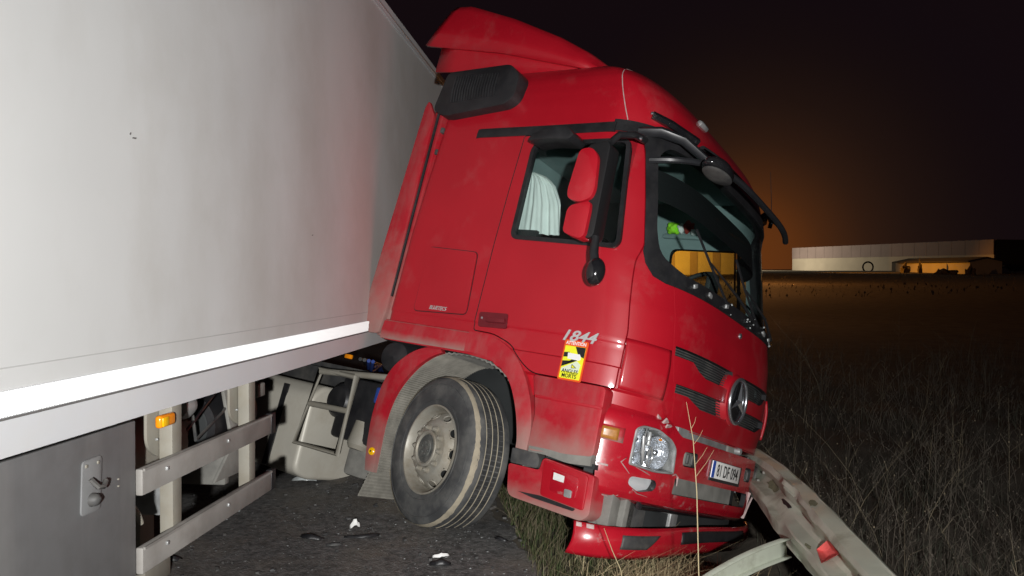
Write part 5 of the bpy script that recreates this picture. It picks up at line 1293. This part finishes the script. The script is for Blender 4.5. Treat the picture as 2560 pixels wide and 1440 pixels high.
for px, py, L_, w, h, rz, m, lab in ((888, 1322, 0.07, 0.020, 0.04, 0.4, "white_cloth", "white bulb-like broken piece on the asphalt left of the wheel"),
        (775, 1348, 0.16, 0.035, 0.02, -0.4, "black_plastic", "curved black plastic piece on the asphalt under the fuel tank side"),
        (905, 1345, 0.22, 0.02, 0.012, 0.2, "black_plastic", "thin black plastic strip beside the white broken piece"),
        (1103, 1394, 0.10, 0.020, 0.015, 0.3, "white_cloth", "white crumpled scrap at the bottom, below the front tyre"),
        (1100, 1415, 0.12, 0.025, 0.02, 0.0, "black_plastic", "black scrap just below the white crumpled scrap"),
        (1250, 1352, 0.10, 0.018, 0.012, -0.7, "black_plastic", "small black sliver near the road edge"),
        (385, 1400, 0.30, 0.05, 0.03, -0.3, "black_plastic", "large black plastic piece under the side guard"),
        (330, 1432, 0.10, 0.04, 0.02, 0.5, "white_cloth", "white shard lying at the foot of the skirt panel"),
        (585, 1280, 0.08, 0.02, 0.01, 0.1, "glass_bits", "pale clear shard on the asphalt right of the side guard"),
        (760, 1203, 0.20, 0.05, 0.03, 0.0, "glass_bits", "heap of shiny headlamp glass beneath the fuel tank"),
        (835, 1365, 0.10, 0.02, 0.01, 0.15, "grey_plastic", "flat grey plastic piece on the asphalt, left of the black strip")):
    x, y = g(px, py); fragment(x, y, L_, w, h, rz, m, lab, int(px))

# ------------------------------------------------------------------ far barns and sodium lamp
def far(px, py, Y): return at(px, py, Y)
def gable_barn(name, x0, x1, Y, dep, zb, ze, zr, label, wallm, roofm, rot=0.0):
    b = empty(name, (x0, Y, zb), (0, 0, rot)); tag(b, label, "barn")
    L_ = x1 - x0; he, hr = ze - zb, zr - zb
    box("wall", (L_ / 2, 0.1, he / 2), (L_, 0.2, he), wallm, b)
    box("wall", (L_ / 2, dep, he / 2), (L_, 0.2, he), wallm, b)
    for x in (0.1, L_ - 0.1):
        prism("gable_wall", [(0.2, 0), (dep - 0.1, 0), (dep - 0.1, he), (dep / 2, hr - 0.1), (0.2, he)], 0, x - 0.09, x + 0.09, wallm, b)
    prism("roof", [(-0.5, he - 0.05), (dep / 2, hr), (dep + 0.5, he - 0.05), (dep + 0.5, he - 0.25), (dep / 2, hr - 0.2), (-0.5, he - 0.25)], 0, -0.3, L_ + 0.3, roofm, b)
    return b
def end_barn(name, p0, p1, dep, he_z, hr_z, label, wallm, roofm):
    # p0 far end, p1 near end of the wall that faces the road
    d = Vector((p1[0] - p0[0], p1[1] - p0[1], 0)); zb = min(terrain(*p0), terrain(*p1)) - 0.7
    b = gable_barn(name, 0, d.length, 0, dep, zb, he_z, hr_z, label, wallm, roofm, math.atan2(d.y, d.x)); b.location = (p0[0], p0[1], zb)
    return b, d.length
bd = Vector((80.0 - 65.5, 135.0 - 190.0, 0)); bl = bd.length; zb0 = min(terrain(65.5, 190.0), terrain(80.0, 135.0)) - 0.7
barn = empty("long_barn", (65.5, 190.0, zb0), (0, 0, math.atan2(bd.y, bd.x))); tag(barn, "long flat topped barn with a pale wall under a grey band across the field", "barn")
he, hr = 4.3 - zb0, 6.8 - zb0
box("wall", (bl / 2, 0.15, he / 2), (bl, 0.3, he), "barn_wall", barn)
box("end_wall", (0.15, 6.0, he / 2), (0.3, 11.4, he), "barn_wall", barn); box("end_wall", (bl - 0.15, 6.0, he / 2), (0.3, 11.4, he), "barn_dark", barn)  # near end wall coloured dark to stand for its unlit face
box("rear_wall", (bl / 2, 11.85, hr / 2), (bl, 0.3, hr), "barn_wall", barn)
npan = 19
for k in range(npan): box("cladding_panel", (bl * (k + 0.5) / npan, 0.05, (he + hr) / 2), (bl / npan - 0.06, 0.24, hr - he), "barn_roof", barn)
box("cladding_end", (0.1, 6.1, (he + hr) / 2), (0.2, 11.2, hr - he), "barn_roof", barn); box("cladding_end", (bl - 0.1, 6.1, (he + hr) / 2), (0.2, 11.2, hr - he), "barn_dark", barn)  # near cladding end also takes a dark colour as its shaded side
box("roof", (bl / 2, 6.0, hr - 0.25), (bl - 0.5, 11.3, 0.2), "barn_dark", barn)
for k in range(5): box("barn_door", (bl * (0.60 + 0.07 * k), -0.05, 1.2), (2.2, 0.12, 2.6), "barn_dark", barn)
ann, al = end_barn("low_shed", (65.6, 139.0), (67.6, 120.0), 5, 3.15, 3.7, "low shed lit orange in front of the long barn", "barn_wall", "barn_dark")
box_s, _l = end_barn("small_outbuilding", (73.5, 131.0), (76.5, 127.5), 4, 2.0, 2.5, "tiny outbuilding right of the orange lit shed", "barn_wall", "barn_dark")
def machine(px, py, Y, w, h, label, seed):
    x, _, _ = far(px, py, Y); z = terrain(x, Y); r_ = random.Random(seed); bm = bmesh.new(); bmesh.ops.create_icosphere(bm, subdivisions=3, radius=1.0)
    for v in bm.verts:
        k = 1 + 0.3 * math.sin(6 * v.co.x + seed) * math.cos(5 * v.co.z + seed) + 0.2 * r_.uniform(-1, 1); v.co = Vector((v.co.x * w * k, v.co.y * w * 0.7 * k, max(-0.1, v.co.z) * h * k))
    o = bm_obj("dark_bush", bm, "weed_brown", None, None); o.location = (x, Y, z - 0.05); return tag(o, label, "bush", "dark bushes before the sheds")
machine(2262, 680, 128, 0.8, 1.5, "dark rounded bush at the left corner of the orange shed", 1)
machine(2300, 683, 126, 0.35, 2.0, "thin dark upright bush before the orange shed wall", 2)
machine(2365, 690, 118, 1.6, 0.9, "wide low dark bush along the foot of the orange shed", 3)
machine(2425, 690, 116, 0.8, 1.2, "dark bush at the right end of the orange shed", 4)
# round hay feeder in front of the pale barn
fx, _, _ = far(2170, 660, 160); hf = ring_obj("hay_feeder", 1.0, 0.16, "barn_dark", None); hf.location = (fx, 160, terrain(fx, 160) + 0.55); hf.rotation_euler = (0, 0, R(90)); tag(hf, "round dark hoop standing before the long pale barn", "hoop")
# sodium lit hall straight behind the cab, seen through its windows, and its lamp
hx0, hx1 = far(1520, 640, 120)[0], far(1835, 640, 120)[0]
hall = gable_barn("lit_hall", hx0, hx1, 120, 14, terrain(hx0, 120) - 0.5, far(1700, 545, 120)[2], far(1700, 515, 120)[2], "hall lit bright orange, glimpsed through the cab windows", "barn_wall", "barn_roof")
for k in range(5): box("hall_door", ((hx1 - hx0) * (0.14 + 0.18 * k), -0.06, 1.9), (1.1, 0.12, 4.2), "barn_roof", hall)
def hidden_lamp(x, y, h, label, power, col, aim, size):
    # shielded floodlight: dark back towards the road, beam on the building it lights
    z = terrain(x, y); l_ = empty("flood_lamp", (x, y, z)); tag(l_, label, "lamp", "floodlights by the sheds")
    tube("lamp_post", [(0, 0, -0.2), (0, 0, h * 0.6), (0, 0, h)], [0.06, 0.05, 0.04], "barn_dark", l_, 8)
    d = (Vector(aim) - Vector((x, y, z + h))).normalized()
    box("lamp_head", (0, 0, h), (0.34, 0.20, 0.26), "barn_dark", l_, bevel=0.03)
    li = bpy.data.lights.new("flood_light", 'SPOT'); li.energy = power; li.color = col; li.shadow_soft_size = 0.12; li.spot_size = R(size); li.spot_blend = 1.0
    lo = bpy.data.objects.new("flood_light", li); COL.objects.link(lo); lo.parent = l_; lo.location = Vector((0, 0, h)) + d * 0.35
    lo.rotation_euler = d.to_track_quat('-Z', 'Y').to_euler()
    return l_
SOD = (1.0, 0.36, 0.03)
xm = (hx0 + hx1) / 2
hidden_lamp(xm - 3, 108, 5.0, "floodlight hidden behind the cab, lighting the hall", 13000, SOD, (xm - 2, 120, terrain(xm, 120) + 3.5), 130)
hidden_lamp(39.0, 131.0, 6.5, "sodium floodlight hidden behind the cab, lighting the low shed", 26000, SOD, (66.5, 128.5, 0.5), 44)
hidden_lamp(49.0, 183.0, 6.5, "pale floodlight hidden behind the cab, lighting the long barn", 18000, (1.0, 0.82, 0.55), (69.0, 172, 3.0), 165)
def field_fill_lamp(x, y, h, label, power, col):  # sodium lamps added out of view to brighten the dark field
    z = terrain(x, y); l_ = empty("hidden_lamp", (x, y, z)); tag(l_, label, "added lamp", "added sodium lamps behind the cab")
    tube("lamp_post", [(0, 0, -0.2), (0, 0, h * 0.6), (0, 0, h)], [0.08, 0.06, 0.05], "barn_dark", l_, 8)
    box("lamp_head", (0, 0, h + 0.30), (0.30, 0.60, 0.12), "barn_dark", l_, bevel=0.03)
    li = bpy.data.lights.new("sodium_light", 'POINT'); li.energy = power; li.color = col; li.shadow_soft_size = 0.12
    lo = bpy.data.objects.new("sodium_light", li); COL.objects.link(lo); lo.parent = l_; lo.location = (0, 0, h + 0.12)
field_fill_lamp(25.0, 86.0, 6.5, "farther added sodium lamp hidden behind the cab, lifting the field", 4200, (1.0, 0.40, 0.10))
field_fill_lamp(17.0, 62.0, 6.0, "nearer added sodium lamp hidden behind the cab, lifting the field", 650, (1.0, 0.42, 0.14))
field_fill_lamp(9.2, 33.0, 5.0, "nearest added dim lamp hidden behind the cab, lifting the field", 130, (1.0, 0.45, 0.18))
# scuffs on the trailer wall
for y, z, w, h in ((0.99, 2.31, 0.016, 0.004), (0.965, 2.322, 0.006, 0.006), (2.9, 2.05, 0.012, 0.004)):
    prism("scuff_mark", rounded([(y - w, z - h), (y + w * 0.7, z - h * 0.6), (y + w, z + h), (y - w * 0.5, z + h * 0.5)], 0.004), 0, 0.0005, 0.0015, "trailer_seal", tr)
